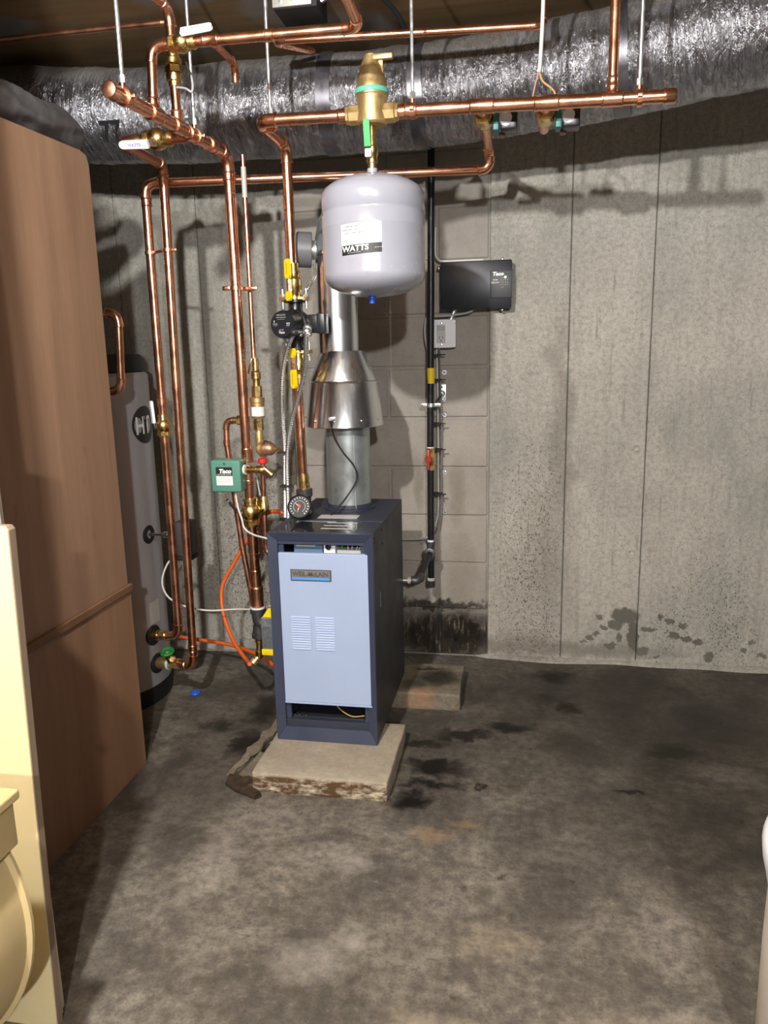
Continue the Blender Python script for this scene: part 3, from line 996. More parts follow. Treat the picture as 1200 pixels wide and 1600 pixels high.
# branch: return manifold -> valve -> back -> right heater pipe
pipe_run('heater_branch_pipe', 'dark copper branch with elbow below the white lever at left',
         [(-0.92, 2.14, 1.838), (-1.115, 2.14, 1.838), (-1.119, 2.405, 1.835), (-1.119, 2.405, 1.795)], R1, 'copper_dull', elbow_r=0.032)
ball_valve('ball_valve', 'brass ball valve with white lever pointing left toward the plywood', (-1.005, 2.14, 1.838), (1, 0, 0), 0.0165, (-1, 0, 0.03), (0, -0.85, -0.5), 'white_gloss', 0.085, print_mat='ink_blue', text_body='WATTS')

# ------------------------------------------------------------------ return manifold and riser
RM = 0.0165
mx = -0.903
pipe_run('return_manifold', 'thick capped copper manifold pointing at the camera, upper left', [(mx, 1.70, 1.826), (mx, 2.40, 1.853), (-0.896, 2.40, 0.93)], RM, elbow_r=0.04,
         tees=[((mx, 1.915, 1.834), (0, 0, 1), 0.0125), ((mx, 2.05, 1.840), (0, 0, 1), 0.014), ((mx, 2.14, 1.843), (-1, 0, 0), 0.0145)], caps=[((mx, 1.70, 1.826), (0, -1, -0.04))],
         couplings=[((mx, 2.25, 1.847), (mx, 2.29, 1.849)), ((-0.9025, 2.4, 1.80), (-0.9025, 2.4, 1.775))])
pipe_run('return_drop_pipe', 'thick copper drop pipe left of boiler with several sleeves', [(-0.896, 2.40, 0.89), (-0.889, 2.40, 0.42)], RM,
         couplings=[((-0.896, 2.40, 0.95), (-0.8955, 2.40, 0.905)), ((-0.8945, 2.4, 0.845), (-0.894, 2.4, 0.83)), ((-0.892, 2.4, 0.665), (-0.8915, 2.4, 0.59)), ((-0.8905, 2.4, 0.535), (-0.890, 2.4, 0.475))])
mb = MB()
sleeve(mb, (-0.8895, 2.40, 0.475), (-0.889, 2.40, 0.405), 0.0195)
obj_ad = tag(obj('reducing_adapter', mb, 'copper_dull'), 'wide copper adapter above the black elbow, left of boiler', 'fitting')
bv = ball_valve('ball_valve', 'brass ball valve with black lever on drop pipe under green box', (-0.8935, 2.40, 0.735), (0, 0, 1), 0.0185, (-0.5, -0.3, 0.8), (-0.9, -0.45, 0), 'black_paint', 0.05)
el = thing('iron_elbow', 'black iron elbow at the foot of the copper drop pipe', 'fitting', (-0.889, 2.40, 0.3))
obj('white_seal', MB().lathe((-0.889, 2.40, 0.398), (0, 0, 1), [(0, 0.02), (0, 0.025), (0.006, 0.025), (0.006, 0.02)], 20), 'white', el)
mb = MB()
_, arcs, _s = fillet([(-0.889, 2.40, 0.398), (-0.889, 2.40, 0.335), (-0.80, 2.40, 0.335)], 0.035)
mb.tube([V(-0.889, 2.40, 0.398)] + arcs[0] + [V(-0.80, 2.40, 0.335)], 0.022, 18)
mb.lathe((-0.889, 2.40, 0.38), (0, 0, 1), [(0, 0.022), (0.001, 0.027), (0.016, 0.027), (0.017, 0.022)], 20)
mb.lathe((-0.889, 2.40, 0.338), (0, 0, -1), [(0, 0.02), (0.03, 0.022), (0.031, 0.026), (0.045, 0.026), (0.046, 0.012)], 20)
obj('elbow_body', mb, 'iron_fitting', el)
dc = thing('boiler_drain_cock', 'brass drain cock under black elbow, orange hose attached', 'valve', (-0.893, 2.40, 0.2))
obj('cock_body', MB().lathe((-0.890, 2.40, 0.296), (-0.04, 0, -1), [(0, 0.010), (0.01, 0.010), (0.012, 0.014), (0.022, 0.014), (0.024, 0.011), (0.05, 0.011), (0.052, 0.014), (0.075, 0.014), (0.08, 0.010)], 14), 'brass', dc)
obj('hose_thread', MB().lathe((-0.892, 2.40, 0.225), (-0.6, -0.5, -0.7), [(0, 0.011), (0.02, 0.011), (0.021, 0.015), (0.035, 0.015), (0.036, 0.012)], 14), 'cast_brass', dc)

fb = thing('return_tap_box', 'small foil faced box with yellow tags at boiler left side', 'box', (-0.79, 2.30, 0.2))
obj('box_body', MB().bb(-0.856, -0.75, 2.33, 2.372, 0.278, 0.388, 0.003), 'foil_box', fb)
mb = MB().bb(-0.858, -0.752, 2.328, 2.374, 0.256, 0.2775, 0.003)
obj('yellow_tag', mb, 'yellow', fb)
mb = MB().prism([(0, 0), (0.045, 0.0), (0.045, 0.035), (0.02, 0.03)], (-0.852, 2.34, 0.3885), (1, 0, 0), (0, 0, 1), -0.003)
obj('yellow_tag', mb, 'yellow', fb, 0)

# risers on the return manifold
pipe_run('ceiling_feed_pipe', 'copper pipe from manifold bending level along under the ceiling', [(mx, 1.915, 1.855), (mx + 0.006, 1.915, 1.985), (-0.60, 1.915, 1.983), (-0.385, 1.915, 1.981), (-0.385, 1.30, 2.04)], 0.0118, elbow_r=0.028,
         tees=[((-0.745, 1.915, 1.985), (0, 1, 0), 0.009)])
ball_valve('ball_valve', 'brass ball valve with white lever pointing right near ceiling', (-0.818, 1.915, 1.985), (1, 0, 0), 0.013, (1, -0.05, 0.05), (0, -0.9, 0.45), 'white_gloss', 0.08, print_mat='ink_blue', text_body='WATTS')
pipe_run('ceiling_branch_pipe', 'short copper stub bent down behind the white lever', [(-0.745, 1.92, 1.985), (-0.752, 2.09, 1.992), (-0.752, 2.09, 1.945)], 0.0085, 'copper_dull', elbow_r=0.02)
pipe_run('manifold_riser_pipe', 'copper riser with brass check valve bending toward camera at ceiling', [(mx, 2.05, 1.86), (mx - 0.002, 2.05, 2.118), (mx - 0.03, 1.55, 2.13)], 0.0125, elbow_r=0.03)
cv = thing('check_valve', 'brass check valve in the riser above the capped manifold', 'valve', (mx, 2.05, 1.94))
obj('valve_body', MB().lathe((mx, 2.05, 1.935), (0, 0, 1), [(0, 0.013), (0, 0.016), (0.012, 0.016), (0.014, 0.02), (0.03, 0.021), (0.034, 0.017), (0.05, 0.017), (0.053, 0.021), (0.066, 0.021), (0.07, 0.016), (0.10, 0.0155), (0.10, 0.013)], 18), 'brass', cv)
obj('union_nut', MB().hexa((mx, 2.05, 1.968), (mx, 2.05, 1.984), 0.023), 'brass', cv, 0.3)
pipe_run('upper_ceiling_pipe', 'upper long thin copper pipe just below the ceiling boards', [(-0.64, 2.47, 2.14), (-0.715, 2.30, 2.115), (0.03, 2.30, 2.090), (0.045, 2.40, 2.17)], 0.0105, elbow_r=0.022)
pipe_run('ceiling_water_line', 'thin dusty copper line running along the dark ceiling at left', [(-1.9, 2.36, 2.215), (-1.02, 2.36, 2.215)], 0.008, 'copper_dull', couplings=[((-1.07, 2.36, 2.215), (-1.03, 2.36, 2.215))])

# ------------------------------------------------------------------ supply riser, manifold
SX = -0.722
pipe_run('supply_riser', 'copper supply riser above the black pump, elbows at top', [(SX + 0.002, 2.42, 1.50), (SX, 2.42, 1.872), (SX + 0.003, 2.167, 1.872), (-0.455, 2.167, 1.868)], 0.0155, elbow_r=0.036,
         couplings=[((-0.478, 2.167, 1.868), (-0.455, 2.167, 1.868))])
pipe_run('supply_lower_pipe', 'copper supply pipe between the black pump and the boiler gauge', [(-0.713, 2.42, 0.83), (-0.719, 2.42, 1.17)], 0.0155)
ms = [(0.358, 2.167, 1.855)]
man = pipe_run('supply_manifold', 'long level copper supply manifold with capped right end', [(-0.315, 2.167, 1.869), (0.352, 2.167, 1.856)], 0.0165,
               tees=[((-0.118, 2.167, 1.866), (0, 1, 0), 0.0145), ((0.045, 2.167, 1.862), (0, 1, 0), 0.0145), ((0.207, 2.167, 1.859), (0, 0, 1), 0.012)],
               couplings=[((-0.318, 2.167, 1.869), (-0.285, 2.167, 1.8685))], caps=[((0.356, 2.167, 1.856), (1, 0, -0.02))])
pipe_run('manifold_tap_pipe', 'copper pipe rising from right part of the supply manifold to ceiling', [(0.207, 2.167, 1.88), (0.207, 2.167, CEIL)], 0.0125, couplings=[((0.207, 2.167, 1.885), (0.207, 2.167, 1.91))])

# zone valves hanging behind the manifold
zlabels = ['zone valve on pipe elbowing down to the cross pipe, left of pair', 'zone valve nearer capped manifold end, right of pair']
for k, x in enumerate((-0.118, 0.045)):
    z = thing('zone_valve', zlabels[k], 'valve', (x, 2.27, 1.80), 'zone valves behind the supply manifold')
    zc = 1.864 if k == 0 else 1.86
    obj('valve_body', MB().lathe((x, 2.215, zc), (0, 1, 0), [(0, 0.0155), (0, 0.019), (0.012, 0.0195), (0.014, 0.024), (0.04, 0.026), (0.07, 0.026), (0.085, 0.024), (0.09, 0.019), (0.11, 0.018), (0.11, 0.0155)], 20), 'brass', z)
    obj('inlet_stub', MB().cyl((x, 2.17, zc), (x, 2.22, zc), 0.0145), 'copper', z)
    if k == 1:
        obj('outlet_stub', MB().cyl((x, 2.32, zc), (x, 2.40, zc), 0.0145), 'copper', z)
    obj('bracket', MB().box((x + 0.034, 2.26, zc - 0.012), (0.014, 0.055, 0.055), 0.002), 'teal', z)
    obj('actuator_case', MB().box((x + 0.068, 2.27, zc - 0.012), (0.044, 0.06, 0.052), 0.005), 'black_paint', z)
    obj('dial', MB().lathe((x + 0.058, 2.245, zc - 0.012), (0.35, -1, -0.1), [(0, 0.0185), (0.008, 0.0185), (0.0105, 0.016), (0.0108, 0)], 24), 'white_gloss', z)
    obj('end_knob', MB().lathe((x + 0.048, 2.30, zc - 0.034), (0, -0.4, -1), [(0, 0.009), (0.008, 0.009), (0.01, 0.006)], 14), M('knob_pink', srgb(150, 110, 110), 0.5), z)

# hangers: threaded rod, flange and split clip


def hanger(label, x, y, zp, r, axis, top=CEIL):
    t = thing('pipe_hanger', label, 'pipe hanger', (x, y, zp), 'rod hangers of the copper manifolds')
    obj('rod', MB().cyl((x, y, zp + r + 0.012), (x, y, top), 0.0048, None, 10), 'zinc', t)
    obj('rod_nut', MB().hexa((x, y, zp + r + 0.012), (x, y, zp + r + 0.028), 0.0085), 'zinc', t, 0.3)
    ax = V(axis).normalized()
    c = V(x, y, zp)
    mb = MB().lathe(c - ax * 0.006, ax, [(0, r + 0.0005), (0, r + 0.004), (0.012, r + 0.004), (0.012, r + 0.0005)], 20)
    mb.cyl((x, y, zp + r), (x, y, zp + r + 0.014), 0.0075, None, 12)
    side = ax.cross(V(0, 0, 1))
    for s in (-1, 1):
        mb.box(c + side * s * (r + 0.007), (0.012, 0.012, 0.008), 0.001)
    obj('split_clip', mb, 'copper', t)
    obj('ceiling_flange', MB().lathe((x, y, top - 0.0005), (0, 0, -1), [(0, 0.016), (0.004, 0.015), (0.006, 0.008), (0.018, 0.0075)], 16), 'copper', t)


hanger('rod hanger at the capped front end of the left manifold', mx, 1.765, 1.829, RM, (0, 1, 0.04))
hanger('rod hanger at the middle of left manifold, beside check valve', mx, 2.16, 1.844, RM, (0, 1, 0.04))
hanger('rod hanger at elbow start of the supply manifold, behind check valve', -0.70, 2.21, 1.872, 0.0155, (0, 1, 0))
hanger('rod hanger just right of the brass air separator', -0.298, 2.167, 1.868, 0.0165, (1, 0, 0))
hanger('rod hanger near the capped right end of supply manifold', 0.272, 2.167, 1.857, 0.0165, (1, 0, 0))

# air separator
s = thing('air_separator', 'brass cone topped air separator in the supply manifold above grey tank', 'air separator', (-0.406, 2.167, 1.83))
o = V(-0.406, 2.167, 1.838)
obj('lower_body', MB().lathe(o, (0, 0, 1), [(0, 0.020), (0.001, 0.036), (0.006, 0.041), (0.07, 0.040), (0.072, 0.042), (0.076, 0.042)], 32), 'cast_brass', s)
obj('sealing_band', MB().lathe(o, (0, 0, 1), [(0.076, 0.04), (0.076, 0.0435), (0.079, 0.0445), (0.085, 0.0445), (0.088, 0.0435), (0.088, 0.04)], 40), 'teal_band', s)
obj('upper_cone', MB().lathe(o, (0, 0, 1), [(0.088, 0.041), (0.098, 0.0405), (0.1, 0.0395), (0.112, 0.038), (0.142, 0.029), (0.163, 0.020), (0.170, 0.019), (0.174, 0.012), (0.175, 0)], 32), 'cast_brass', s)
mb = MB().prism([(0.012, 0.1), (0.034, 0.098), (0.032, 0.158), (0.012, 0.165)], (o.x, o.y - 0.012, o.z), (1, 0, 0), (0, 0, 1), -0.007)
mb.box((o.x + 0.034, o.y - 0.014, o.z + 0.160), (0.052, 0.018, 0.014), 0.003)
obj('vent_arm', mb, 'cast_brass', s, 0.4)
for sx in (-1, 1):
    mb = MB().lathe((o.x + sx * 0.03, 2.167, 1.868), (sx, 0, 0), [(0, 0.026), (0.03, 0.026), (0.033, 0.023), (0.04, 0.0225)], 8)
    obj('port_nut', mb, 'cast_brass', s, 0.3)
    mb = MB()
    sleeve(mb, (o.x + sx * 0.068, 2.167, 1.868), (o.x + sx * 0.092, 2.167, 1.868), 0.0165)
    obj('port_socket', mb, 'copper', s)

# expansion tank
TX = V(-0.409, 2.167, 0)
e = thing('expansion_tank', 'grey pressure tank with white and black label hanging over boiler', 'tank', (TX.x, TX.y, 1.39))
prof = [(1.398, 0.0), (1.399, 0.02), (1.403, 0.055), (1.412, 0.09), (1.425, 0.118), (1.438, 0.132), (1.448, 0.1375), (1.456, 0.139), (1.46, 0.1385), (1.50, 0.1395), (1.575, 0.1395), (1.578, 0.1402), (1.582, 0.1402),
        (1.585, 0.1395), (1.610, 0.1395), (1.613, 0.138), (1.618, 0.137), (1.623, 0.138), (1.626, 0.1395), (1.655, 0.1395), (1.668, 0.1375), (1.680, 0.130), (1.693, 0.112), (1.705, 0.085), (1.713, 0.055), (1.718, 0.025), (1.719, 0)]
obj('tank_shell', MB().lathe((TX.x, TX.y, 0), (0, 0, 1), prof, 72), 'tank_grey', e, 0.8)
obj('tank_neck', MB().lathe((TX.x, TX.y, 1.716), (0, 0, 1), [(0, 0.014), (0.016, 0.014), (0.018, 0.011)], 16), 'tank_grey', e)
obj('air_cap', MB().lathe((TX.x - 0.005, TX.y - 0.02, 1.408), (0, 0, -1), [(0, 0.006), (0.006, 0.007), (0.008, 0.0115), (0.012, 0.0115), (0.013, 0.0075), (0.026, 0.007), (0.027, 0)], 14), 'blue_cap', e)


def tankpt(ang, z, r=0.1402):
    return V(TX.x + r * math.sin(ang), TX.y - r * math.cos(ang), z)


A0, A1 = -0.325, 0.425          # label spans these angles, measured from straight at the room
TILT = 0.010


def tank_patch(a0, a1, z0, z1, r):
    mb = MB()
    n = 20
    for k in range(n + 1):
        a = a0 + (a1 - a0) * k / n
        dz = TILT * (k / n) * 0.6
        mb.v += [tankpt(a, z0 + dz, r), tankpt(a, z1 + dz, r)]
    mb.f = [(2 * k, 2 * k + 2, 2 * k + 3, 2 * k + 1) for k in range(n)]
    return mb


lw = obj('paper_label', tank_patch(-0.46, 0.33, 1.521, 1.5735, 0.1400), 'label_white', e, 1)
lb = obj('black_label', tank_patch(-0.45, 0.33, 1.497, 1.521, 0.1400), 'ink', e, 1)


def tank_text(body, size, a, z, mat, par, width=None, bold=0.0, shear=0.0):
    text(body, size, (0, 0, 0), (1, 0, 0), (0, 0, 1), mat, par, 'lettering', bold, shear, width=width,
         wrap=lambda x, y: tankpt(a + x / 0.1405, z + y + TILT * 0.6 * ((a + x / 0.1405) + 0.46) / 0.79, 0.1405))


tank_text('Heating Expansion', 0.0062, -0.375, 1.5645, 'ink', lw, 0.052, 0.0001)
tank_text('Pressurized Expansion Tank', 0.0062, -0.435, 1.5565, 'ink', lw, 0.075, 0.0001)
tank_text('with Diaphragm', 0.0062, -0.365, 1.5485, 'ink', lw, 0.048, 0.0001)
tank_text('=== ==== === == ===', 0.0050, -0.435, 1.5405, 'ink_grey', lw, 0.066)
tank_text('Model', 0.0045, -0.315, 1.5340, 'ink_grey', lw)
tank_text('30', 0.0070, -0.295, 1.5270, 'ink_grey', lw)
tank_text('Date', 0.0045, -0.415, 1.5250, 'ink_grey', lw)
tank_text('WATTS', 0.0185, -0.440, 1.5055, 'label_white', lb, 0.074, 0.0006, 0.05)
tank_text('== ==== == ==', 0.0042, -0.325, 1.5000, 'label_white', lb, 0.036)
tank_text('==== ===', 0.0042, 0.195, 1.5080, 'label_white', lb, 0.022)

# tank isolation valve
v = thing('tank_valve', 'small brass valve with green lever between air separator and tank', 'valve', (TX.x, TX.y, 1.735))
obj('valve_body', MB().lathe((TX.x, TX.y, 1.733), (0, 0, 1), [(0, 0.012), (0.012, 0.012), (0.014, 0.0145), (0.03, 0.0145), (0.034, 0.017), (0.052, 0.017), (0.056, 0.0125), (0.075, 0.012), (0.105, 0.011)], 16), 'brass', v)
obj('stem_block', MB().box((TX.x - 0.006, TX.y - 0.02, 1.768), (0.018, 0.012, 0.021), 0.002), 'white_gloss', v)
mb = MB()
mb.prism([(-0.0085, 0), (0.0085, 0), (0.0085, 0.058), (0.005, 0.064), (-0.005, 0.064), (-0.0085, 0.058)], (TX.x - 0.006, TX.y - 0.030, 1.782), (1, 0, 0), (0, -0.22, 1), -0.009)
obj('lever', mb, 'green_plastic', v, 0.4)

# ------------------------------------------------------------------ circulator pump and its flange valves


def flange_valve(label, zc, up):
    sgn = 1 if up else -1
    c = V(-0.716 + (0.004 if not up else 0), 2.42, zc)
    t = thing('flange_valve', label, 'valve', c, 'flange valves of the pump')
    mb = MB().lathe(c - V(0, 0, sgn * 0.045), (0, 0, sgn), [(0, 0.03), (0.008, 0.03), (0.009, 0.021), (0.022, 0.021), (0.028, 0.0235), (0.062, 0.0235), (0.068, 0.019), (0.075, 0.0185), (0.076, 0.021), (0.088, 0.021), (0.089, 0.0175), (0.11, 0.017)], 20)
    obj('valve_body', mb, 'brass', t)
    f = c - V(0, 0, sgn * 0.041)
    poly = [(0.05 * math.cos(a), 0.026 * math.sin(a)) for a in [2 * math.pi * k / 20 for k in range(20)]]
    obj('flange', MB().prism(poly, f - V(0, 0, 0.006), (1, 0, 0), (0, 1, 0), 0.010), 'cast_brass', t, 0.5)
    for sx in (-0.038, 0.038):
        obj('flange_bolt', MB().cyl(f + V(sx, 0, -0.03), f + V(sx, 0, 0.03), 0.004).hexa(f + V(sx, 0, 0.006 * sgn), f + V(sx, 0, 0.014 * sgn), 0.0085), 'zinc', t, 0.3)
    obj('stem', MB().cyl(c + V(-0.004, -0.014, 0), c + V(0.000, -0.041, 0), 0.006), 'chrome', t)
    b = c + V(0.002, -0.042, 0)
    xd = V(0.78, -0.62, 0)
    arm = MB().prism([(-0.010, -0.030), (0.010, -0.030), (0.010, 0.030), (-0.010, 0.030)], b, xd, (0, 0, 1), 0.0025)
    obj('lever_plate', arm, 'chrome', t, 0.3)

    def lobe(z0, z1):
        w = 0.0125
        p = [(-w, z0 + w * 0.6), (-w * 0.6, z0), (w * 0.6, z0), (w, z0 + w * 0.6), (w, z1 - w * 0.6), (w * 0.6, z1), (-w * 0.6, z1), (-w, z1 - w * 0.6)]
        return MB().prism(p, b - V(0.62, 0.78, 0) * 0.004, xd, (0, 0, 1), 0.009)
    a, bz = (0.016, 0.074) if up else (-0.074, -0.016)
    g = obj('lever_grip', lobe(a, bz), 'yellow', t, 0.4)
    text('=====', 0.010, b - V(0.62, 0.78, 0) * 0.0132 + xd * 0.003 + V(0, 0, a + 0.012), (0, 0, 1), -xd, 'ink', g, width=0.034)
    a, bz = (-0.050, -0.022) if up else (0.022, 0.050)
    obj('lever_tab', lobe(a, bz), 'yellow', t, 0.4)


flange_valve('brass flange valve with yellow levers above the black pump', 1.462, True)
flange_valve('brass flange valve with yellow levers below the black pump', 1.218, False)

pm = thing('circulator_pump', 'black circulator pump with round printed face left of vent pipe', 'pump', (-0.714, 2.42, 1.26))
pz = 1.340
obj('volute', MB().lathe((-0.714, 2.42, 1.262), (0, 0, 1), [(0, 0.036), (0.009, 0.036), (0.011, 0.022), (0.03, 0.021), (0.05, 0.03), (0.075, 0.034), (0.1, 0.03), (0.125, 0.022), (0.145, 0.023), (0.147, 0.036), (0.156, 0.036)], 20), 'black_paint', pm)
fd = V(-0.28, -1, 0.0).normalized()
mc0 = V(-0.708, 2.42, pz)
obj('motor_can', MB().lathe(mc0, fd, [(0, 0.046), (0.03, 0.048), (0.034, 0.043), (0.088, 0.042), (0.09, 0.0405)], 36), 'black_paint', pm)
face_c = mc0 + fd * 0.0902
fp = obj('name_face', MB().lathe(face_c, fd, [(0, 0.0405), (0.0035, 0.0405), (0.006, 0.0385), (0.0062, 0)], 36), 'black_metal', pm)
fx = V(0, 0, 1).cross(fd).normalized() * 1
fx = fx if fx.x > 0 else -fx
fo = face_c + fd * 0.0066


def ptext(b, s, x, z, w=None, bold=0.0):
    text(b, s, fo + fx * x + V(0, 0, z), fx, (0, 0, 1), 'label_grey', fp, width=w, bold=bold)


ptext('CIRCULATOR', 0.0062, -0.016, 0.026, 0.032)
ptext('=== ==== ==', 0.0055, -0.017, 0.019, 0.034, 0.0001)
ptext('== === ==', 0.005, -0.013, 0.0135, 0.026)
ptext('4', 0.010, -0.028, 0.006, None, 0.0003)
ptext('IMPEDANCE', 0.005, -0.031, 0.000, 0.018)
ptext('== ===', 0.005, -0.029, -0.005, 0.014)
ptext('77', 0.0145, 0.018, -0.006, 0.013, 0.0004)
ptext('PUMP', 0.005, -0.008, -0.018, 0.016)
ptext('Taco', 0.0095, -0.010, -0.027, 0.022, 0.0006)
obj('terminal_box', MB().box((-0.645, 2.42, pz + 0.002), (0.058, 0.06, 0.056), 0.005), 'black_paint', pm)
obj('terminal_cover', MB().box((-0.624, 2.405, pz + 0.002), (0.026, 0.05, 0.062), 0.003), 'black_metal', pm)
obj('conduit_connector', MB().lathe((-0.664, 2.375, pz - 0.012), (0, -0.75, -0.6), [(0, 0.015), (0.008, 0.015), (0.01, 0.012), (0.022, 0.012), (0.025, 0.009)], 16), 'zinc', pm)
for sx in (-0.016, 0.014):
    obj('connector_screw', MB().lathe((-0.666 + sx, 2.362, pz - 0.032), (0, -1, 0), [(0, 0.005), (0.006, 0.006), (0.008, 0.004), (0.009, 0)], 10), 'chrome', pm)
cable('armored_cable', 'left armored cable looping down from behind the pump face', [(-0.705, 2.36, 1.315), (-0.722, 2.345, 1.27), (-0.739, 2.345, 1.21), (-0.750, 2.35, 1.13), (-0.752, 2.35, 1.04), (-0.750, 2.352, 0.96), (-0.757, 2.36, 0.86), (-0.762, 2.365, 0.78), (-0.766, 2.37, 0.725)], 0.0080, 'mc', True)
cable('armored_cable', 'right armored cable curving from pump connector across the copper pipe', [(-0.664, 2.360, 1.322), (-0.664, 2.340, 1.26), (-0.668, 2.335, 1.20), (-0.690, 2.332, 1.125), (-0.722, 2.332, 1.03), (-0.738, 2.335, 0.93), (-0.744, 2.342, 0.82), (-0.749, 2.35, 0.725)], 0.0080, 'mc', True)
for k, z in enumerate((0.945, 0.835)):
    mb = MB().box((-0.749, 2.346, z), (0.036, 0.030, 0.005), 0.001)
    mb.box((-0.727, 2.336, z), (0.012, 0.006, 0.005), 0.001)
    tag(obj('cable_tie', mb, 'black_matte'), ('upper' if k == 0 else 'lower') + ' black cable tie around the two armored cables', 'cable tie', 'ties on the armored cables')

# ------------------------------------------------------------------ boiler
BX0, BX1, BYF, BYB, BZ0, BZ1 = -0.747, -0.428, 2.13, 2.69, 0.0625, 0.727
b = thing('boiler', 'dark blue gas boiler with pale blue front door on concrete pad', 'boiler', ((BX0 + BX1) / 2, 2.4, BZ0))
T = 0.004
obj('side_panel', MB().bb(BX0, BX0 + T, BYF + 0.002, BYB, BZ0, BZ1 - 0.002, 0.001), 'jacket_side', b, 0.3)
side = obj('side_panel', MB().bb(BX1 - T, BX1, BYF + 0.002, BYB, BZ0, BZ1 - 0.002, 0.001), 'jacket_side', b, 0.3)
for y, z in ((2.155, 0.700), (2.155, 0.715), (2.28, 0.712), (2.29, 0.665), (2.50, 0.25)):
    obj('screw', MB().lathe((BX1, y, z), (1, 0, 0), [(0, 0.004), (0.0015, 0.004), (0.003, 0.002), (0.003, 0)], 8), 'black_paint', side)
obj('gas_slot', MB().bb(BX1 - 0.0005, BX1 + 0.001, 2.232, 2.244, 0.475, 0.523, 0.0003), 'inner_blue', side, 0)
top = obj('top_panel', MB().bb(BX0, BX1, BYF + 0.002, BYB, BZ1 - 0.002, BZ1 + 0.003, 0.001), 'jacket', b, 0.3)
obj('back_panel', MB().bb(BX0, BX1, BYB - T, BYB, BZ0, BZ1, 0.001), 'jacket_side', b, 0.3)
obj('base_pan', MB().bb(BX0 + T, BX1 - T, BYF + 0.03, BYB - T, BZ0, BZ0 + 0.04), 'jacket_side', b, 0.3)
tl = obj('rating_plate', MB().bb(-0.722, -0.487, 2.150, 2.300, BZ1 + 0.003, BZ1 + 0.0038), 'glass_label', top, 0)
for (x0, x1, y0, y1) in ((-0.60, -0.502, 2.275, 2.286), (-0.60, -0.502, 2.235, 2.246), (-0.60, -0.502, 2.195, 2.206), (-0.640, -0.575, 2.292, 2.300), (-0.70, -0.62, 2.2955, 2.2985)):
    obj('plate_strip', MB().bb(x0, x1, y0, y1, BZ1 + 0.0038, BZ1 + 0.0042), 'label_grey', tl, 0)
obj('paper_notice', MB().bb(-0.650, -0.520, 2.345, 2.400, BZ1 + 0.003, BZ1 + 0.0036), 'label_grey', top, 0)
obj('top_seam', MB().bb(BX0, BX1, 2.308, 2.311, BZ1 + 0.003, BZ1 + 0.005), 'jacket_trim', top, 0)
obj('flue_collar', MB().lathe((-0.583, 2.53, BZ1 + 0.003), (0, 0, 1), [(0, 0.088), (0.006, 0.088), (0.008, 0.078), (0.02, 0.077)], 32), 'jacket', b)
# mitred front frame: four trapezoid rails
W = 0.027
oy, iy = BYF, BYF + 0.012
ox0, ox1, oz0, oz1 = BX0 - 0.001, BX1 + 0.001, BZ0, BZ1 + 0.004
ix0, ix1, iz0, iz1 = ox0 + W, ox1 - W, oz0 + 0.040, oz1 - 0.026


def rail(a, bq, c, d):
    mb = MB()
    f = [V(a[0], oy, a[1]), V(bq[0], oy, bq[1]), V(c[0], iy, c[1]), V(d[0], iy, d[1])]
    k = [p + V(0, 0.02, 0) for p in f]
    mb.add(f + k, [(0, 1, 2, 3), (7, 6, 5, 4), (0, 4, 5, 1), (1, 5, 6, 2), (2, 6, 7, 3), (3, 7, 4, 0)])
    obj('frame_rail', mb, 'jacket_trim', b, 0)


g = 0.0005
rail((ox0 + g, oz1), (ox1 - g, oz1), (ix1 - g, iz1), (ix0 + g, iz1))
rail((ox0 + g, oz0), (ox1 - g, oz0), (ix1 - g, iz0), (ix0 + g, iz0))
rail((ox0, oz0 + g), (ox0, oz1 - g), (ix0, iz1 - g), (ix0, iz0 + g))
rail((ox1, oz0 + g), (ox1, oz1 - g), (ix1, iz1 - g), (ix1, iz0 + g))
obj('lintel', MB().bb(ix0, ix1, iy + 0.004, iy + 0.014, iz1 - 0.012, iz1 + 0.004, 0.001), 'jacket_trim', b, 0.3)
obj('sill', MB().bb(ix0, ix1, iy + 0.006, iy + 0.03, iz0 - 0.004, iz0 + 0.022, 0.001), 'jacket', b, 0.3)
DY = 2.138
D0, D1, DZ0, DZ1 = -0.719, -0.442, 0.190, 0.668
# pale blue door, its slotted panel built as strips so that the louvres are real openings with hoods
door = obj('front_door', MB().bb(D0, D1, DY, DY + 0.014, DZ0, DZ1, 0.002), 'door_blue', b, 0.3)
obj('door_lip', MB().bb(D0, D1, DY - 0.002, DY + 0.012, DZ0 - 0.006, DZ0, 0.001), 'door_blue', door, 0.3)
for c0, c1 in ((-0.686, -0.627), (-0.611, -0.552)):
    for k in range(14):
        z = 0.4705 - k * 0.0078
        mb = MB()
        y = DY
        mb.add([V(c0, y, z), V(c1, y, z), V(c1, y - 0.0035, z - 0.0046), V(c0, y - 0.0035, z - 0.0046), V(c0, y, z - 0.0050), V(c1, y, z - 0.0050)],
               [(0, 3, 2, 1), (3, 4, 5, 2), (0, 4, 3), (1, 2, 5)])
        obj('louver', mb, 'door_blue', door, 0)
np_ = obj('nameplate', MB().bb(-0.682, -0.556, DY - 0.003, DY, 0.583, 0.6185, 0.001), 'plate_dark', door, 0.3)
obj('plate_face', MB().bb(-0.678, -0.560, DY - 0.0036, DY - 0.0028, 0.5945, 0.6155), 'plate_grey', np_, 0)
obj('plate_stripe', MB().bb(-0.678, -0.560, DY - 0.0036, DY - 0.0028, 0.5865, 0.594), 'plate_blue', np_, 0)
text('WEIL-McLAIN', 0.0195, (-0.675, DY - 0.0037, 0.5985), (1, 0, 0), (0, 0, 1), 'plate_dark', np_, width=0.111, bold=0.0008)
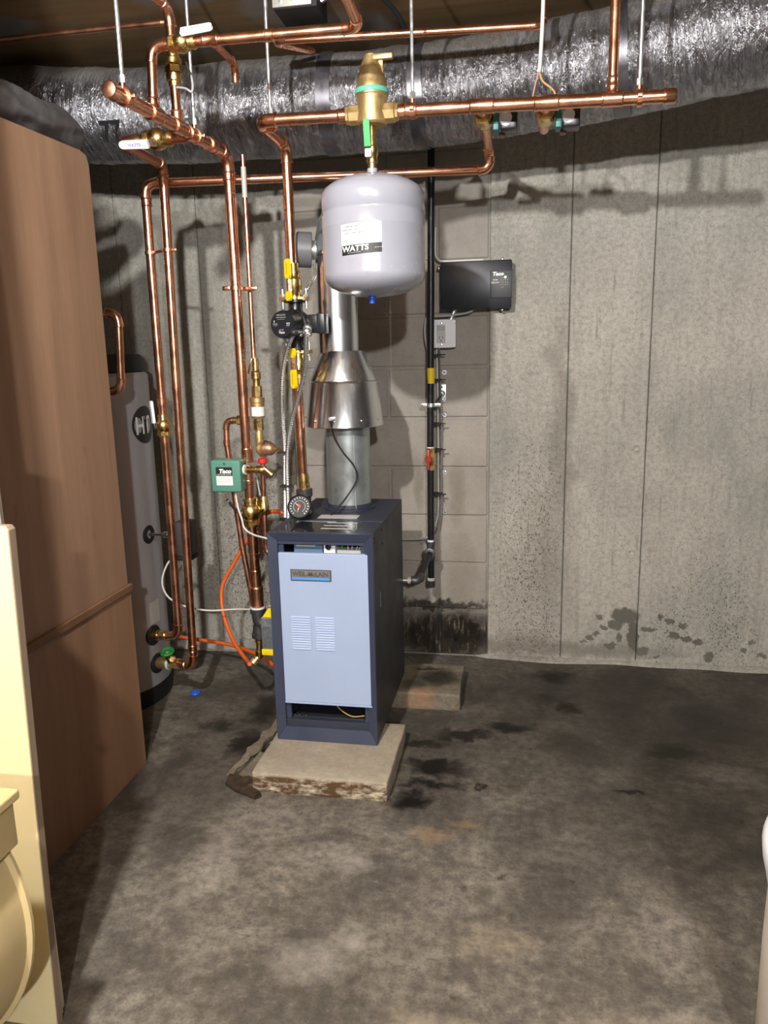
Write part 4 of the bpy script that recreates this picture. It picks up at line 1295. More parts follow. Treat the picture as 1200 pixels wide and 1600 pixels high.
# inside the top gap
cb = obj('control_box', MB().bb(-0.680, -0.590, 2.175, 2.30, 0.60, 0.697, 0.002), 'inner_blue', b, 0.3)
cl = obj('control_label', MB().bb(-0.672, -0.612, 2.1735, 2.1749, 0.680, 0.694), 'label_grey', cb, 0)
text('=== ==', 0.009, (-0.662, 2.1732, 0.683), (1, 0, 0), (0, 0, 1), 'ink', cl, width=0.042)
gc = obj('gas_control', MB().bb(-0.586, -0.550, 2.172, 2.25, 0.60, 0.695, 0.002), 'label_white', b, 0.3)
obj('control_knob', MB().lathe((-0.570, 2.172, 0.682), (0, -1, 0), [(0, 0.009), (0.006, 0.009), (0.007, 0.007), (0.0072, 0)], 16), 'black_paint', gc)
obj('inner_shelf', MB().bb(-0.546, -0.460, 2.178, 2.21, 0.60, 0.672), 'label_grey', b, 0.3)
obj('green_lead', MB().cyl((-0.535, 2.19, 0.665), (-0.532, 2.2, 0.70), 0.004), 'wire_green', b)
for x, dx in ((-0.512, -0.003), (-0.503, 0.004), (-0.495, 0.018), (-0.488, 0.022), (-0.480, 0.03)):
    obj('white_lead', MB().tube(smooth_path([(x, 2.19, 0.655), (x + dx * 0.5, 2.185, 0.677), (x + dx, 2.20, 0.699)], 5), 0.0016, 6), 'wire_white', b)
obj('inner_baffle', MB().bb(ix0, ix1, 2.34, 2.345, BZ0 + 0.04, BZ1 - 0.01), 'black_matte', b, 0)
for x in (ix0 + 0.008, ix1 - 0.006):
    obj('door_channel', MB().bb(x - 0.008, x + 0.008, 2.152, 2.164, 0.125, 0.70, 0.001), 'jacket_trim', b, 0.3)
# burner access gap below the door
obj('burner_tray', MB().bb(ix0 + 0.02, ix1 - 0.02, 2.17, 2.33, 0.112, 0.126, 0.002), 'jacket_side', b, 0.3)
obj('burner_lead', MB().tube(smooth_path([(-0.575, 2.18, 0.186), (-0.555, 2.172, 0.158), (-0.515, 2.168, 0.136), (-0.475, 2.172, 0.138)], 6), 0.0018, 6), 'wire_tan', b)
obj('burner_lead', MB().tube(smooth_path([(-0.565, 2.19, 0.186), (-0.54, 2.18, 0.172), (-0.525, 2.18, 0.165)], 6), 0.0018, 6), 'wire_white', b)
for x in (-0.70, -0.685, -0.662):
    obj('tray_screw', MB().lathe((x, 2.172, 0.130), (0, -1, 0.2), [(0, 0.005), (0.004, 0.005), (0.006, 0.003), (0.006, 0)], 8), 'chrome', b)

# gauge with its tee at the boiler supply tapping
ga = thing('boiler_gauge', 'round black dial gauge with red pointer on boiler top', 'gauge', (-0.70, 2.30, 0.73))
gn = V(0.02, -1, 0.42).normalized()
gx = V(1, 0.02, 0).normalized()
gy = gn.cross(gx).normalized()
gy = gy if gy.z > 0 else -gy
gcn = V(-0.690, 2.285, 0.780)
obj('case', MB().lathe(gcn - gn * 0.034, gn, [(0, 0.030), (0.004, 0.036), (0.03, 0.0385), (0.036, 0.0385), (0.038, 0.036), (0.034, 0.0345)], 32), 'black_paint', ga)
gf = obj('dial_face', MB().lathe(gcn - gn * 0.0005, gn, [(0, 0.035), (0.0005, 0.035), (0.0006, 0)], 32), 'ink', ga)
for ring, n, r0, r1, w in ((0, 17, 0.026, 0.0305, 0.0022), (1, 22, 0.0175, 0.0205, 0.0011)):
    for k in range(n):
        a = math.radians(-50 + 280 * k / (n - 1))
        d = gx * math.cos(a) + gy * math.sin(a)
        sd = gn.cross(d)
        c = gcn + gn * 0.0004
        mb = MB().add([c + d * r0 - sd * w / 2, c + d * r1 - sd * w / 2, c + d * r1 + sd * w / 2, c + d * r0 + sd * w / 2], [(0, 1, 2, 3)])
        obj('dial_tick', mb, 'label_white', gf, 0)
for ang, L, mt, w in ((105, 0.012, 'red', 0.004), (140, 0.022, 'label_white', 0.0016), (255, 0.022, 'label_white', 0.0016)):
    a = math.radians(ang)
    d = gx * math.cos(a) + gy * math.sin(a)
    sd = gn.cross(d)
    c = gcn + gn * 0.002
    obj('pointer', MB().add([c - sd * w, c + sd * w, c + d * L], [(0, 1, 2)]), mt, gf, 0)
obj('red_hub', MB().lathe(gcn, gn, [(0, 0.005), (0.003, 0.005), (0.0035, 0)], 12), 'red', gf)
st = thing('supply_tee', 'black iron tee joining the copper supply pipe to boiler top', 'fitting', (-0.711, 2.42, 0.73))
obj('tee_body', MB().lathe((-0.711, 2.42, BZ1 + 0.003), (0, 0, 1), [(0, 0.026), (0.02, 0.026), (0.022, 0.022), (0.055, 0.022), (0.06, 0.027), (0.082, 0.027), (0.085, 0.02)], 20).cyl((-0.711, 2.42, 0.768), (-0.697, 2.322, 0.768), 0.019), 'iron_fitting', st)
obj('thread_tape', MB().lathe((-0.711, 2.42, 0.808), (0, 0, 1), [(0, 0.02), (0.007, 0.02)], 20), 'label_grey', st)
obj('brass_adapter', MB().lathe((-0.7115, 2.42, 0.814), (0, 0, 1), [(0, 0.019), (0.014, 0.019), (0.016, 0.0175), (0.05, 0.0165)], 16), 'brass', st)
fit = MB().lathe((-0.745, 2.43, 0.728), (0, 0, 1), [(0, 0.011), (0.05, 0.011), (0.052, 0.013), (0.07, 0.013), (0.072, 0.006), (0.095, 0.005)], 14)
tag(obj('relief_fitting', fit, 'label_grey'), 'small pale threaded fitting behind the round gauge', 'fitting')

# ------------------------------------------------------------------ vent
VX, VY = -0.592, 2.53
vp = thing('boiler_flue_pipe', 'short grey galvanized flue pipe rising from the boiler top', 'flue pipe', (VX, VY, BZ1))
obj('pipe', MB().lathe((VX + 0.009, VY, BZ1 + 0.004), (0, 0, 1), [(0, 0.0745), (0.33, 0.0745)], 40), 'galv', vp)
obj('seam', MB().bb(VX + 0.042, VX + 0.047, VY - 0.0685, VY - 0.064, BZ1 + 0.01, 1.03), 'galv', vp)
hd = thing('draft_hood', 'shiny cone shaped draft hood below the vent pipe', 'draft hood', (VX, VY, 1.01))
obj('hood_skirt', MB().lathe((VX, VY, 1.012), (0, 0, 1), [(0, 0.129), (0.002, 0.1305), (0.14, 0.1135), (0.146, 0.1165), (0.15, 0.1135)], 48, None, False), 'steel', hd)
obj('hood_cone', MB().lathe((VX, VY, 1.162), (0, 0, 1), [(0, 0.1135), (0.006, 0.112), (0.095, 0.070)], 48, None, False), 'steel', hd)
obj('hood_inner', MB().lathe((VX, VY, 1.05), (0, 0, 1), [(0, 0.076), (0.1, 0.105)], 32, None, False), 'galv', hd)
for a in (-2.2, -1.62, -0.9, -0.35):
    q = V(VX + 0.1285 * math.cos(a), VY + 0.1285 * math.sin(a), 1.035)
    obj('screw', MB().lathe(q, (math.cos(a), math.sin(a), 0), [(0, 0.003), (0.003, 0.003), (0.005, 0.0)], 8), 'chrome', hd)
obj('spill_switch', MB().box((VX - 0.012, VY - 0.137, 1.045), (0.016, 0.014, 0.012), 0.003).cyl((VX - 0.012, VY - 0.144, 1.045), (VX - 0.012, VY - 0.150, 1.045), 0.005), 'zinc', hd)
cable('spill_switch_wire', 'thin black wire drooping down the grey flue pipe', [(VX - 0.012, VY - 0.145, 1.04), (VX - 0.012, VY - 0.10, 0.98), (VX + 0.012, VY - 0.085, 0.93), (VX + 0.045, VY - 0.078, 0.885), (VX + 0.052, VY - 0.075, 0.84), (VX + 0.022, VY - 0.10, 0.785), (VX - 0.012, VY - 0.125, 0.745), (VX - 0.022, VY - 0.145, 0.734)], 0.0028, 'black_matte')
up = thing('vent_pipe', 'polished vent pipe with segmented elbow behind the expansion tank', 'vent pipe', (VX - 0.01, VY, 1.25))
ux = VX - 0.012
obj('pipe', MB().lathe((ux, VY, 1.252), (0, 0, 1), [(0, 0.0665), (0.31, 0.0665)], 48), 'steel', up)
obj('crimp_ring', MB().lathe((ux, VY, 1.555), (0, 0, 1), [(0, 0.067), (0.004, 0.071), (0.012, 0.071), (0.016, 0.067)], 48), 'steel', up)
E0 = V(ux, VY, 1.562)
Re = 0.115
prev = None
for k in range(4):
    a0, a1 = math.pi / 2 * k / 4, math.pi / 2 * (k + 1) / 4
    c = E0 + V(0, Re, 0)
    p0 = c + V(0, -Re * math.cos(a0), Re * math.sin(a0))
    p1 = c + V(0, -Re * math.cos(a1), Re * math.sin(a1))
    ext = (p1 - p0).normalized() * 0.004
    obj('elbow_gore', MB().cyl(p0 - ext, p1 + ext, 0.068, 0.0665, 40), 'galv', up, 0.9)
obj('wall_run', MB().cyl(E0 + V(0, Re, Re), V(ux, WALL_Y + 0.02, E0.z + Re), 0.0665, None, 40), 'galv', up)
dm = thing('vent_damper_motor', 'grey round damper motor on the left of the vent pipe', 'damper motor', (-0.66, 2.46, 1.5))
dn = V(-1, -0.30, 0.05).normalized()
dc0 = V(ux - 0.062, VY - 0.02, 1.575)
obj('motor_case', MB().lathe(dc0 + dn * 0.012, dn, [(0, 0.052), (0.002, 0.055), (0.045, 0.055), (0.05, 0.05), (0.051, 0)], 32), M('damper_grey', srgb(104, 106, 110), 0.45), dm)
obj('mount_plate', MB().lathe(dc0 - dn * 0.002, dn, [(0, 0.03), (0.014, 0.03)], 16), 'zinc', dm)
cable('damper_cable', 'short armored cable from damper motor to the upper flange valve', [(-0.655, 2.46, 1.53), (-0.652, 2.44, 1.49), (-0.672, 2.43, 1.455), (-0.70, 2.45, 1.42)], 0.0062, 'mc', True)

# ------------------------------------------------------------------ boiler feed line and low water cutoff
pipe_run('feed_water_pipe', 'slim copper feed pipe beside the thick return riser', [(-0.872, 2.45, 1.86), (-0.872, 2.45, 1.23)], 0.0078)
mb = MB().lathe((-0.872, 2.45, 1.735), (0, 0, 1), [(0, 0.0083), (0.09, 0.0083)], 12)
tag(obj('pipe_sticker', mb, 'label_grey'), 'pale sticker wrapped around the slim feed pipe', 'sticker')
mb = MB()
for x, r, yy in ((-0.9, RM, 2.40), (-0.872, 0.0078, 2.45)):
    mb.lathe((x, yy, 1.452), (0, 0, 1), [(0, r + 0.0006), (0, r + 0.004), (0.012, r + 0.004), (0.012, r + 0.0006)], 16)
mb.box((-0.93, 2.395, 1.458), (0.026, 0.01, 0.014), 0.003)
mb.box((-0.862, 2.42, 1.457), (0.05, 0.008, 0.012), 0.002)
tag(obj('pipe_clip', mb, 'copper'), 'copper clip holding return riser and slim feed pipe', 'clip')
bf = thing('backflow_preventer', 'brass backflow preventer with white band beside return riser', 'backflow preventer', (-0.868, 2.45, 1.0))
ox = V(-0.868, 2.45, 0)
obj('inlet_valve', MB().lathe((ox.x, ox.y, 1.15), (0, 0, 1), [(0, 0.012), (0.02, 0.012), (0.024, 0.016), (0.045, 0.016), (0.05, 0.011), (0.09, 0.010)], 14), 'brass', bf)
obj('inlet_lever', MB().box((ox.x - 0.012, ox.y - 0.02, 1.215), (0.006, 0.006, 0.05), 0.001, Matrix.Rotation(0.25, 3, 'Y')), 'chrome', bf)
obj('upper_nut', MB().hexa((ox.x, ox.y, 1.115), (ox.x, ox.y, 1.15), 0.017), 'brass', bf, 0.3)
obj('cast_body', MB().lathe((ox.x, ox.y, 1.045), (0, 0, 1), [(0, 0.02), (0.004, 0.022), (0.05, 0.022), (0.052, 0.024), (0.066, 0.024), (0.07, 0.016)], 20), 'cast_brass', bf)
obj('white_band', MB().lathe((ox.x, ox.y, 1.052), (0, 0, 1), [(0, 0.0222), (0, 0.0228), (0.03, 0.0228), (0.03, 0.0222)], 20), 'label_white', bf)
obj('lower_nut', MB().hexa((ox.x, ox.y, 1.005), (ox.x, ox.y, 1.042), 0.0165), 'brass', bf, 0.3)
obj('outlet_body', MB().lathe((ox.x, ox.y, 0.93), (0, 0, 1), [(0, 0.013), (0.05, 0.015), (0.075, 0.011)], 14), 'cast_brass', bf)
pr_ = thing('pressure_reducing_valve', 'bronze dome shaped reducing valve with brass stem and red collar', 'valve', (-0.85, 2.44, 0.9))
c = V(-0.850, 2.43, 0.945)
obj('dome', MB().lathe(c, (1, -0.15, 0.0), [(0, 0.026), (0.004, 0.028), (0.008, 0.028), (0.009, 0.022), (0.03, 0.022), (0.04, 0.016), (0.045, 0.008)], 24), 'bronze', pr_)
obj('base_flange', MB().lathe(c, (-1, 0.15, 0.0), [(-0.002, 0.027), (0.006, 0.027), (0.007, 0.02), (0.016, 0.018)], 24), 'cast_brass', pr_)
obj('adjust_stem', MB().lathe(c + V(0.043, -0.0065, 0), (1, -0.15, 0.0), [(0, 0.006), (0.01, 0.006), (0.011, 0.0035), (0.032, 0.0035)], 10), 'brass', pr_)
obj('red_collar', MB().lathe(c + V(-0.004, 0, -0.032), (0, 0, -1), [(0, 0.013), (0.002, 0.0155), (0.016, 0.0155), (0.018, 0.012)], 16), 'red', pr_)
mb = MB()
for a in (-1, 1):
    mb.tube(smooth_path([c + V(0.01, -0.02, 0.016), c + V(0.018, -0.03 - 0.004 * a, 0.03), c + V(0.03 + 0.006 * a, -0.02, 0.024)], 5), 0.0014, 6)
obj('tag_wire', mb, 'iron_fitting', pr_)
obj('outlet_pipe', MB().cyl((-0.854, 2.43, 0.90), (-0.857, 2.43, 0.77), 0.0085), 'copper_dull', pr_)
ds = thing('drain_spigot', 'small brass spigot pointing right in front of the red collar', 'valve', (-0.87, 2.36, 0.86))
mb = MB()
mb.lathe((-0.893, 2.365, 0.884), (1, -0.1, 0.02), [(0, 0.010), (0.01, 0.010), (0.012, 0.014), (0.02, 0.014), (0.022, 0.0115), (0.04, 0.012), (0.043, 0.0145), (0.06, 0.0145), (0.064, 0.0115), (0.075, 0.011)], 14)
mb.lathe((-0.820, 2.358, 0.886), (0.75, -0.1, -0.6), [(-0.006, 0.010), (0.02, 0.0085), (0.021, 0.010), (0.03, 0.010), (0.03, 0.006)], 14)
obj('spigot_body', mb, 'brass', ds)
obj('white_washer', MB().lathe((-0.892, 2.365, 0.884), (1, -0.1, 0), [(-0.003, 0.010), (-0.003, 0.0165), (0.003, 0.0165), (0.003, 0.010)], 16), 'white', ds)
fc = thing('feed_cock', 'small brass stop cock on the slim pipe behind the drop pipe', 'valve', (-0.857, 2.43, 0.7))
obj('cock_body', MB().lathe((-0.857, 2.43, 0.72), (0, 0, 1), [(0, 0.009), (0.01, 0.012), (0.014, 0.016), (0.04, 0.016), (0.046, 0.012), (0.06, 0.011), (0.064, 0.009)], 14), 'brass', fc)
obj('cock_stem', MB().cyl((-0.857, 2.416, 0.74), (-0.866, 2.395, 0.74), 0.0055), 'chrome', fc)
pipe_run('feed_drop_pipe', 'slim copper pipe dropping from the stop cock to boiler side', [(-0.857, 2.43, 0.72), (-0.858, 2.43, 0.585), (-0.76, 2.43, 0.58)], 0.0088, elbow_r=0.02, mat='copper_dull')
pipe_run('relief_discharge_pipe', 'copper relief discharge pipe with top elbow left of return riser', [(-0.905, 2.46, 1.038), (-0.985, 2.46, 1.036), (-0.988, 2.46, 0.96), (-0.955, 2.46, 0.60), (-0.918, 2.46, 0.33)], 0.0098, 'copper_dull', elbow_r=0.022,)
mb = MB()
sleeve(mb, (-0.965, 2.46, 1.036), (-0.925, 2.46, 1.037), 0.0105)
mb.hexa((-0.945, 2.46, 1.0365), (-0.93, 2.46, 1.0365), 0.0165)
tag(obj('brass_fitting', mb, 'brass', None, 0.4), 'brass fitting between relief pipe elbow and the riser', 'fitting')

lw_ = thing('low_water_cutoff', 'green low water cutoff box with black and white label', 'control box', (-0.95, 2.36, 0.81))
mb = MB()
GX0, GX1, GY0, GZ0, GZ1 = -1.004, -0.902, 2.345, 0.812, 0.917
obj('case', MB().bb(GX0, GX1, GY0, GY0 + 0.065, GZ0, GZ1, 0.006, 3), 'relay_green', lw_)
obj('back_plate', MB().bb(GX0 + 0.004, GX1 - 0.004, GY0 + 0.064, GY0 + 0.069, GZ0 + 0.002, GZ1 - 0.004), 'galv', lw_, 0)
gl = obj('printed_label', MB().bb(-0.985, -0.929, GY0 - 0.0008, GY0, 0.835, 0.895), 'label_white', lw_, 0)
obj('label_band', MB().bb(-0.985, -0.929, GY0 - 0.0012, GY0 - 0.0008, 0.866, 0.895), 'ink', gl, 0)
text('Taco', 0.0185, (-0.975, GY0 - 0.0014, 0.8755), (1, 0, 0), (0, 0, 1), 'label_white', gl, width=0.042, bold=0.0011, shear=0.2)
text('LOW WATER CUTOFF', 0.006, (-0.982, GY0 - 0.0014, 0.8685), (1, 0, 0), (0, 0, 1), 'label_white', gl, width=0.049)
for i, s_ in enumerate(('== ==== === =', '=== == == ===', '==== === ==', '===')):
    text(s_, 0.0055, (-0.980, GY0 - 0.0010, 0.8575 - i * 0.0062), (1, 0, 0), (0, 0, 1), 'ink_grey', gl, width=0.044 if i < 3 else 0.012)
obj('cover_screw', MB().lathe((-0.955, GY0, 0.906), (0, -1, 0), [(0, 0.004), (0.0015, 0.004), (0.003, 0.002), (0.003, 0)], 10), 'chrome', lw_)
obj('probe_neck', MB().cyl((GX1, 2.375, 0.884), (-0.888, 2.375, 0.884), 0.011), 'cast_brass', lw_)
cable('cutoff_wire', 'white wire from the green box to the boiler top corner', [(-0.935, 2.375, 0.815), (-0.925, 2.365, 0.76), (-0.910, 2.355, 0.72), (-0.90, 2.35, 0.69), (-0.865, 2.33, 0.675), (-0.815, 2.30, 0.672), (-0.775, 2.28, 0.665), (-0.752, 2.27, 0.64)], 0.0032, 'wire_white')
cable('cutoff_lead', 'thin white lead between riser and slim pipe below spigot', [(-0.872, 2.41, 0.875), (-0.868, 2.412, 0.83), (-0.862, 2.41, 0.79)], 0.0028, 'wire_grey')
cable('aquastat_wire', 'white wire sagging from the aquastat behind pipes to boiler', [(-1.20, 2.49, 0.545), (-1.245, 2.485, 0.53), (-1.275, 2.48, 0.46), (-1.262, 2.485, 0.40), (-1.21, 2.50, 0.36), (-1.13, 2.53, 0.335), (-1.03, 2.54, 0.34), (-0.93, 2.50, 0.36), (-0.80, 2.48, 0.40)], 0.0034, 'wire_white')
cable('drain_hose', 'orange hose looping from boiler back down to brass drain cock', [(-0.80, 2.66, 0.62), (-0.86, 2.66, 0.675), (-0.93, 2.66, 0.675), (-1.00, 2.66, 0.59), (-1.075, 2.655, 0.47), (-1.115, 2.64, 0.39), (-1.105, 2.61, 0.30), (-1.05, 2.55, 0.22), (-0.97, 2.46, 0.185), (-0.925, 2.385, 0.197)], 0.0075, 'orange', cat='hose', n=12)
cable('floor_hose', 'orange hose running level along the wall foot behind heater pipes', [(-0.86, 2.47, 0.15), (-0.91, 2.53, 0.15), (-1.0, 2.66, 0.118), (-1.15, 2.76, 0.11), (-1.32, 2.78, 0.12), (-1.5, 2.80, 0.13), (-1.7, 2.84, 0.09)], 0.0075, 'orange', cat='hose', n=12)

# ------------------------------------------------------------------ gas line
GX, GY = -0.345, 2.935
gp = thing('gas_pipe', 'black iron gas pipe standing against the block wall', 'pipe', (GX, GY, 0.33))
obj('pipe', MB().cyl((GX + 0.006, GY, 1.93), (GX - 0.006, GY, 0.885), 0.0132).cyl((GX - 0.006, GY, 0.80), (GX - 0.008, GY, 0.36), 0.0132), 'black_iron', gp)
obj('upper_pipe', MB().cyl((GX + 0.006, GY, 1.93), (GX + 0.006, GY, 2.0), 0.0132), 'black_iron', gp)
obj('yellow_label', MB().lathe((GX - 0.002, GY, 1.13), (0, 0, 1), [(0, 0.0133), (0, 0.0140), (0.058, 0.0140), (0.058, 0.0133)], 20), 'yellow_tag', gp)
obj('drip_cap', MB().lathe((GX - 0.008, GY, 0.326), (0, 0, 1), [(0, 0.014), (0.003, 0.0165), (0.024, 0.0165), (0.027, 0.014)], 18), 'iron_fitting', gp)
obj('thread_tape', MB().lathe((GX - 0.008, GY, 0.353), (0, 0, 1), [(0, 0.0138), (0.012, 0.0138)], 18), 'white', gp)
tz = 0.475
mb = MB().lathe((GX - 0.008, GY, tz - 0.035), (0, 0, 1), [(0, 0.0175), (0.012, 0.0175), (0.013, 0.0155), (0.06, 0.0155), (0.061, 0.0175), (0.073, 0.0175)], 18)
mb.lathe((GX - 0.008, GY, tz), (0, -1, 0), [(0.005, 0.0155), (0.022, 0.0155), (0.023, 0.019), (0.04, 0.019), (0.042, 0.0225), (0.05, 0.0225), (0.052, 0.018)], 20)
obj('tee', mb, 'iron_fitting', gp)
obj('thread_tape', MB().lathe((GX - 0.008, GY, tz + 0.036), (0, 0, 1), [(0, 0.0138), (0.010, 0.0138)], 18), 'white', gp)
gb = thing('gas_branch_pipe', 'black and silver gas branch pipe with elbow into boiler side', 'pipe', (GX, 2.75, 0.42))
end = V(-0.368, 2.70, 0.422)
st0 = V(GX - 0.008, GY - 0.05, tz)
obj('nipple', MB().cyl(st0, end + (st0 - end).normalized() * 0.02, 0.0112), 'black_iron', gb)
_, arcs, _s = fillet([st0 + (end - st0) * 0.8, end, end + V(-0.06, 0, 0)], 0.022)
mb = MB().tube(arcs[0], 0.0150, 16)
mb.lathe(arcs[0][0], arcs[0][0] - arcs[0][1], [(-0.004, 0.0168), (0.01, 0.0168), (0.011, 0.012)], 16)
mb.lathe(arcs[0][-1], (-1, 0, 0), [(-0.004, 0.0168), (0.01, 0.0168), (0.011, 0.012)], 16)
obj('elbow', mb, 'iron_fitting', gb)
obj('silver_nipple', MB().cyl(end + V(-0.03, 0, 0), (-0.46, 2.70, 0.422), 0.0108), 'zinc', gb)
obj('thread_tape', MB().cyl(end + V(-0.033, 0, 0), end + V(-0.043, 0, 0), 0.0122), 'white', gb)
gv = thing('gas_valve', 'gas shutoff valve with red lever on the black gas pipe', 'valve', (GX - 0.006, GY, 0.8))
obj('valve_body', MB().lathe((GX - 0.006, GY, 0.80), (0, 0, 1), [(0, 0.0165), (0.016, 0.0165), (0.018, 0.014), (0.03, 0.018), (0.055, 0.018), (0.067, 0.014), (0.069, 0.0165), (0.085, 0.0165)], 8), 'brass', gv, 0.3)
obj('red_disc', MB().lathe((GX - 0.010, GY - 0.016, 0.843), (-0.2, -1, 0), [(0, 0.014), (0.008, 0.015), (0.012, 0.012), (0.012, 0.006), (0.009, 0.005), (0.009, 0)], 16), 'red_paint', gv)
obj('red_lever', MB().box((GX - 0.0125, GY - 0.022, 0.842), (0.011, 0.006, 0.078), 0.002), 'red_paint', gv)
for z in (0.799, 0.885):
    obj('thread_tape', MB().lathe((GX - 0.006, GY, z), (0, 0, 1), [(0, 0.0138), (0.004, 0.0138)], 16), 'white', gv)
sc = thing('pipe_strap', 'zinc strap and wall plate holding the black gas pipe', 'pipe strap', (GX, GY, 1.05))
mb = MB()
mb.lathe((GX - 0.003, GY, 1.042), (0, 0, 1), [(0, 0.0134), (0, 0.0165), (0.014, 0.0165), (0.014, 0.0134)], 18)
for s_ in (-1, 1):
    mb.box((GX - 0.003 + s_ * 0.026, GY, 1.049), (0.024, 0.005, 0.014), 0.002)
obj('split_ring', mb, 'zinc', sc)
for s_ in (-1, 1):
    obj('ring_screw', MB().lathe((GX - 0.003 + s_ * 0.029, GY - 0.003, 1.049), (0, -1, 0), [(0, 0.0045), (0.002, 0.004), (0.003, 0)], 10), 'chrome', sc)
obj('wall_plate', MB().bb(-0.331, -0.300, WALL_Y + 0.002, WALL_Y + 0.009, 1.052, 1.122, 0.001), 'zinc', sc)
obj('plate_rod', MB().cyl((-0.315, WALL_Y + 0.004, 1.087), (GX + 0.012, GY + 0.012, 1.052), 0.0048), 'iron_fitting', sc)
obj('plate_flange', MB().lathe((-0.315, WALL_Y + 0.003, 1.087), (0, -1, 0), [(0, 0.012), (0.003, 0.012), (0.006, 0.008), (0.010, 0.0075)], 16), 'zinc', sc)
for z in (1.062, 1.112):
    obj('plate_screw', MB().lathe((-0.315, WALL_Y + 0.003, z), (0, -1, 0), [(0, 0.005), (0.002, 0.004), (0.003, 0)], 10), 'chrome', sc)

# armored cable down the wall beside the gas pipe
cable('wall_armored_cable', 'thin armored cable running down the wall right of gas pipe', [(-0.325, 3.012, 1.27), (-0.322, 3.012, 1.15), (-0.320, 3.012, 0.95), (-0.322, 3.012, 0.75), (-0.323, 3.012, 0.62), (-0.336, 3.012, 0.545), (-0.37, 3.012, 0.512), (-0.42, 3.012, 0.50), (-0.60, 3.012, 0.498)], 0.0062, 'mc', True)
cable('wall_white_cable', 'slim white cable beside the armored wall cable', [(-0.333, 3.02, 1.27), (-0.331, 3.02, 1.05), (-0.331, 3.02, 0.8), (-0.333, 3.02, 0.62), (-0.345, 3.02, 0.555)], 0.0035, 'wire_white')
names = ['topmost', 'second', 'third', 'fourth', 'lowest']
for k, (x, z) in enumerate(((-0.306, 1.168), (-0.306, 1.004), (-0.306, 0.775), (-0.306, 0.612), (-0.405, 0.478))):
    t = thing('cable_strap', names[k] + ' small one hole strap of the wall armored cable', 'strap', (x, WALL_Y, z), 'straps of the wall cable')
    obj('strap_ear', MB().lathe((x, WALL_Y + 0.009, z), (0, -1, 0), [(0, 0.010), (0.002, 0.010), (0.003, 0.009), (0.003, 0)], 16), 'zinc', t)
    obj('strap_screw', MB().lathe((x, WALL_Y + 0.006, z), (0, -1, 0), [(0, 0.005), (0.002, 0.004), (0.003, 0)], 10), 'chrome', t)
for k, z in enumerate((1.236, 1.142, 0.973, 0.872, 0.695)):
    mb = MB().box((-0.335, 2.99, z), (0.042, 0.06, 0.005), 0.001)
    mb.box((-0.306, 2.985, z), (0.02, 0.006, 0.004), 0.001)
    tag(obj('cable_tie', mb, 'black_matte'), names[k] + ' black cable tie on the gas pipe cable', 'cable tie', 'ties on the gas pipe')

# ------------------------------------------------------------------ controller and outlet on the wall
zc = thing('zone_controller', 'black wall mounted zone control box with green light', 'control box', (-0.185, 3.0, 1.40))
X0, X1, Z0, Z1 = -0.312, -0.050, 1.402, 1.572
obj('cover', MB().bb(X0, X1, 2.965, 3.008, Z0, Z1, 0.004), 'black_metal', zc)
obj('back_box', MB().bb(X0 + 0.004, X1 - 0.004, 3.008, WALL_Y + 0.012, Z0 + 0.004, Z1 - 0.004), 'black_paint', zc, 0.3)
fpz = obj('indicator_panel', MB().bb(-0.128, X1 + 0.002, 2.961, 2.968, 1.437, 1.535, 0.003), 'dark_plastic', zc)
text('Taco', 0.018, (-0.120, 2.9606, 1.5165), (1, 0, 0), (0, 0, 1), 'label_white', fpz, width=0.040, bold=0.0008, shear=0.2)
text('PUMP', 0.0075, (-0.118, 2.9606, 1.4985), (1, 0, 0), (0, 0, 1), 'label_grey', fpz, width=0.018, bold=0.0003)
text('RELAY', 0.0075, (-0.124, 2.9606, 1.489), (1, 0, 0), (0, 0, 1), 'label_grey', fpz, width=0.030, bold=0.0003)
for k, s_ in enumerate(('===', '== =', '== =', '== =', '==')):
    text(s_, 0.0055, (-0.090, 2.9606, 1.5065 - k * 0.0085), (1, 0, 0), (0, 0, 1), 'label_grey', fpz, width=0.012)
obj('power_light', MB().lathe((-0.073, 2.961, 1.510), (0, -1, 0), [(0, 0.004), (0.002, 0.0035), (0.0028, 0)], 12), 'led', fpz)
for k in range(3):
    for x in (-0.072, -0.064):
        obj('small_light', MB().lathe((x, 2.961, 1.500 - k * 0.0085), (0, -1, 0), [(0, 0.0018), (0.0012, 0.0015), (0.0015, 0)], 8), 'label_grey', fpz)
for x, z in ((-0.085, Z0 - 0.006), (-0.085, Z1 + 0.006), (X0 - 0.010, 1.553)):
    obj('mounting_screw', MB().lathe((x, 2.998, z), (0, -1, 0), [(-0.03, 0.003), (0, 0.003), (0, 0.006), (0.003, 0.006), (0.004, 0.004), (0.004, 0)], 10), 'chrome', zc)
ob = thing('outlet_box', 'white metal outlet box with grey receptacle on block wall', 'outlet', (-0.31, 3.0, 1.26))
OX0, OX1, OZ0, OZ1 = -0.362, -0.258, 1.262, 1.366
obj('steel_box', MB().bb(OX0, OX1, 2.997, WALL_Y + 0.015, OZ0, OZ1, 0.006), 'zinc', ob)
cvp = MB()
c_ = 0.014
poly = [(OX0, OZ0 + c_), (OX0 + c_, OZ0 + c_), (OX0 + c_, OZ0), (OX1 - c_, OZ0), (OX1 - c_ * 0.9, OZ0 + c_ * 0.9), (OX1, OZ0 + c_), (OX1, OZ1 - c_), (OX1 - c_ * 0.9, OZ1 - c_ * 0.9), (OX1 - c_, OZ1), (OX0 + c_, OZ1), (OX0 + c_, OZ1 - c_), (OX0, OZ1 - c_)]
cvp.prism(poly, (0, 2.997, 0), (1, 0, 0), (0, 0, 1), 0.006)
obj('cover_plate', cvp, 'white_gloss', ob, 0.3)
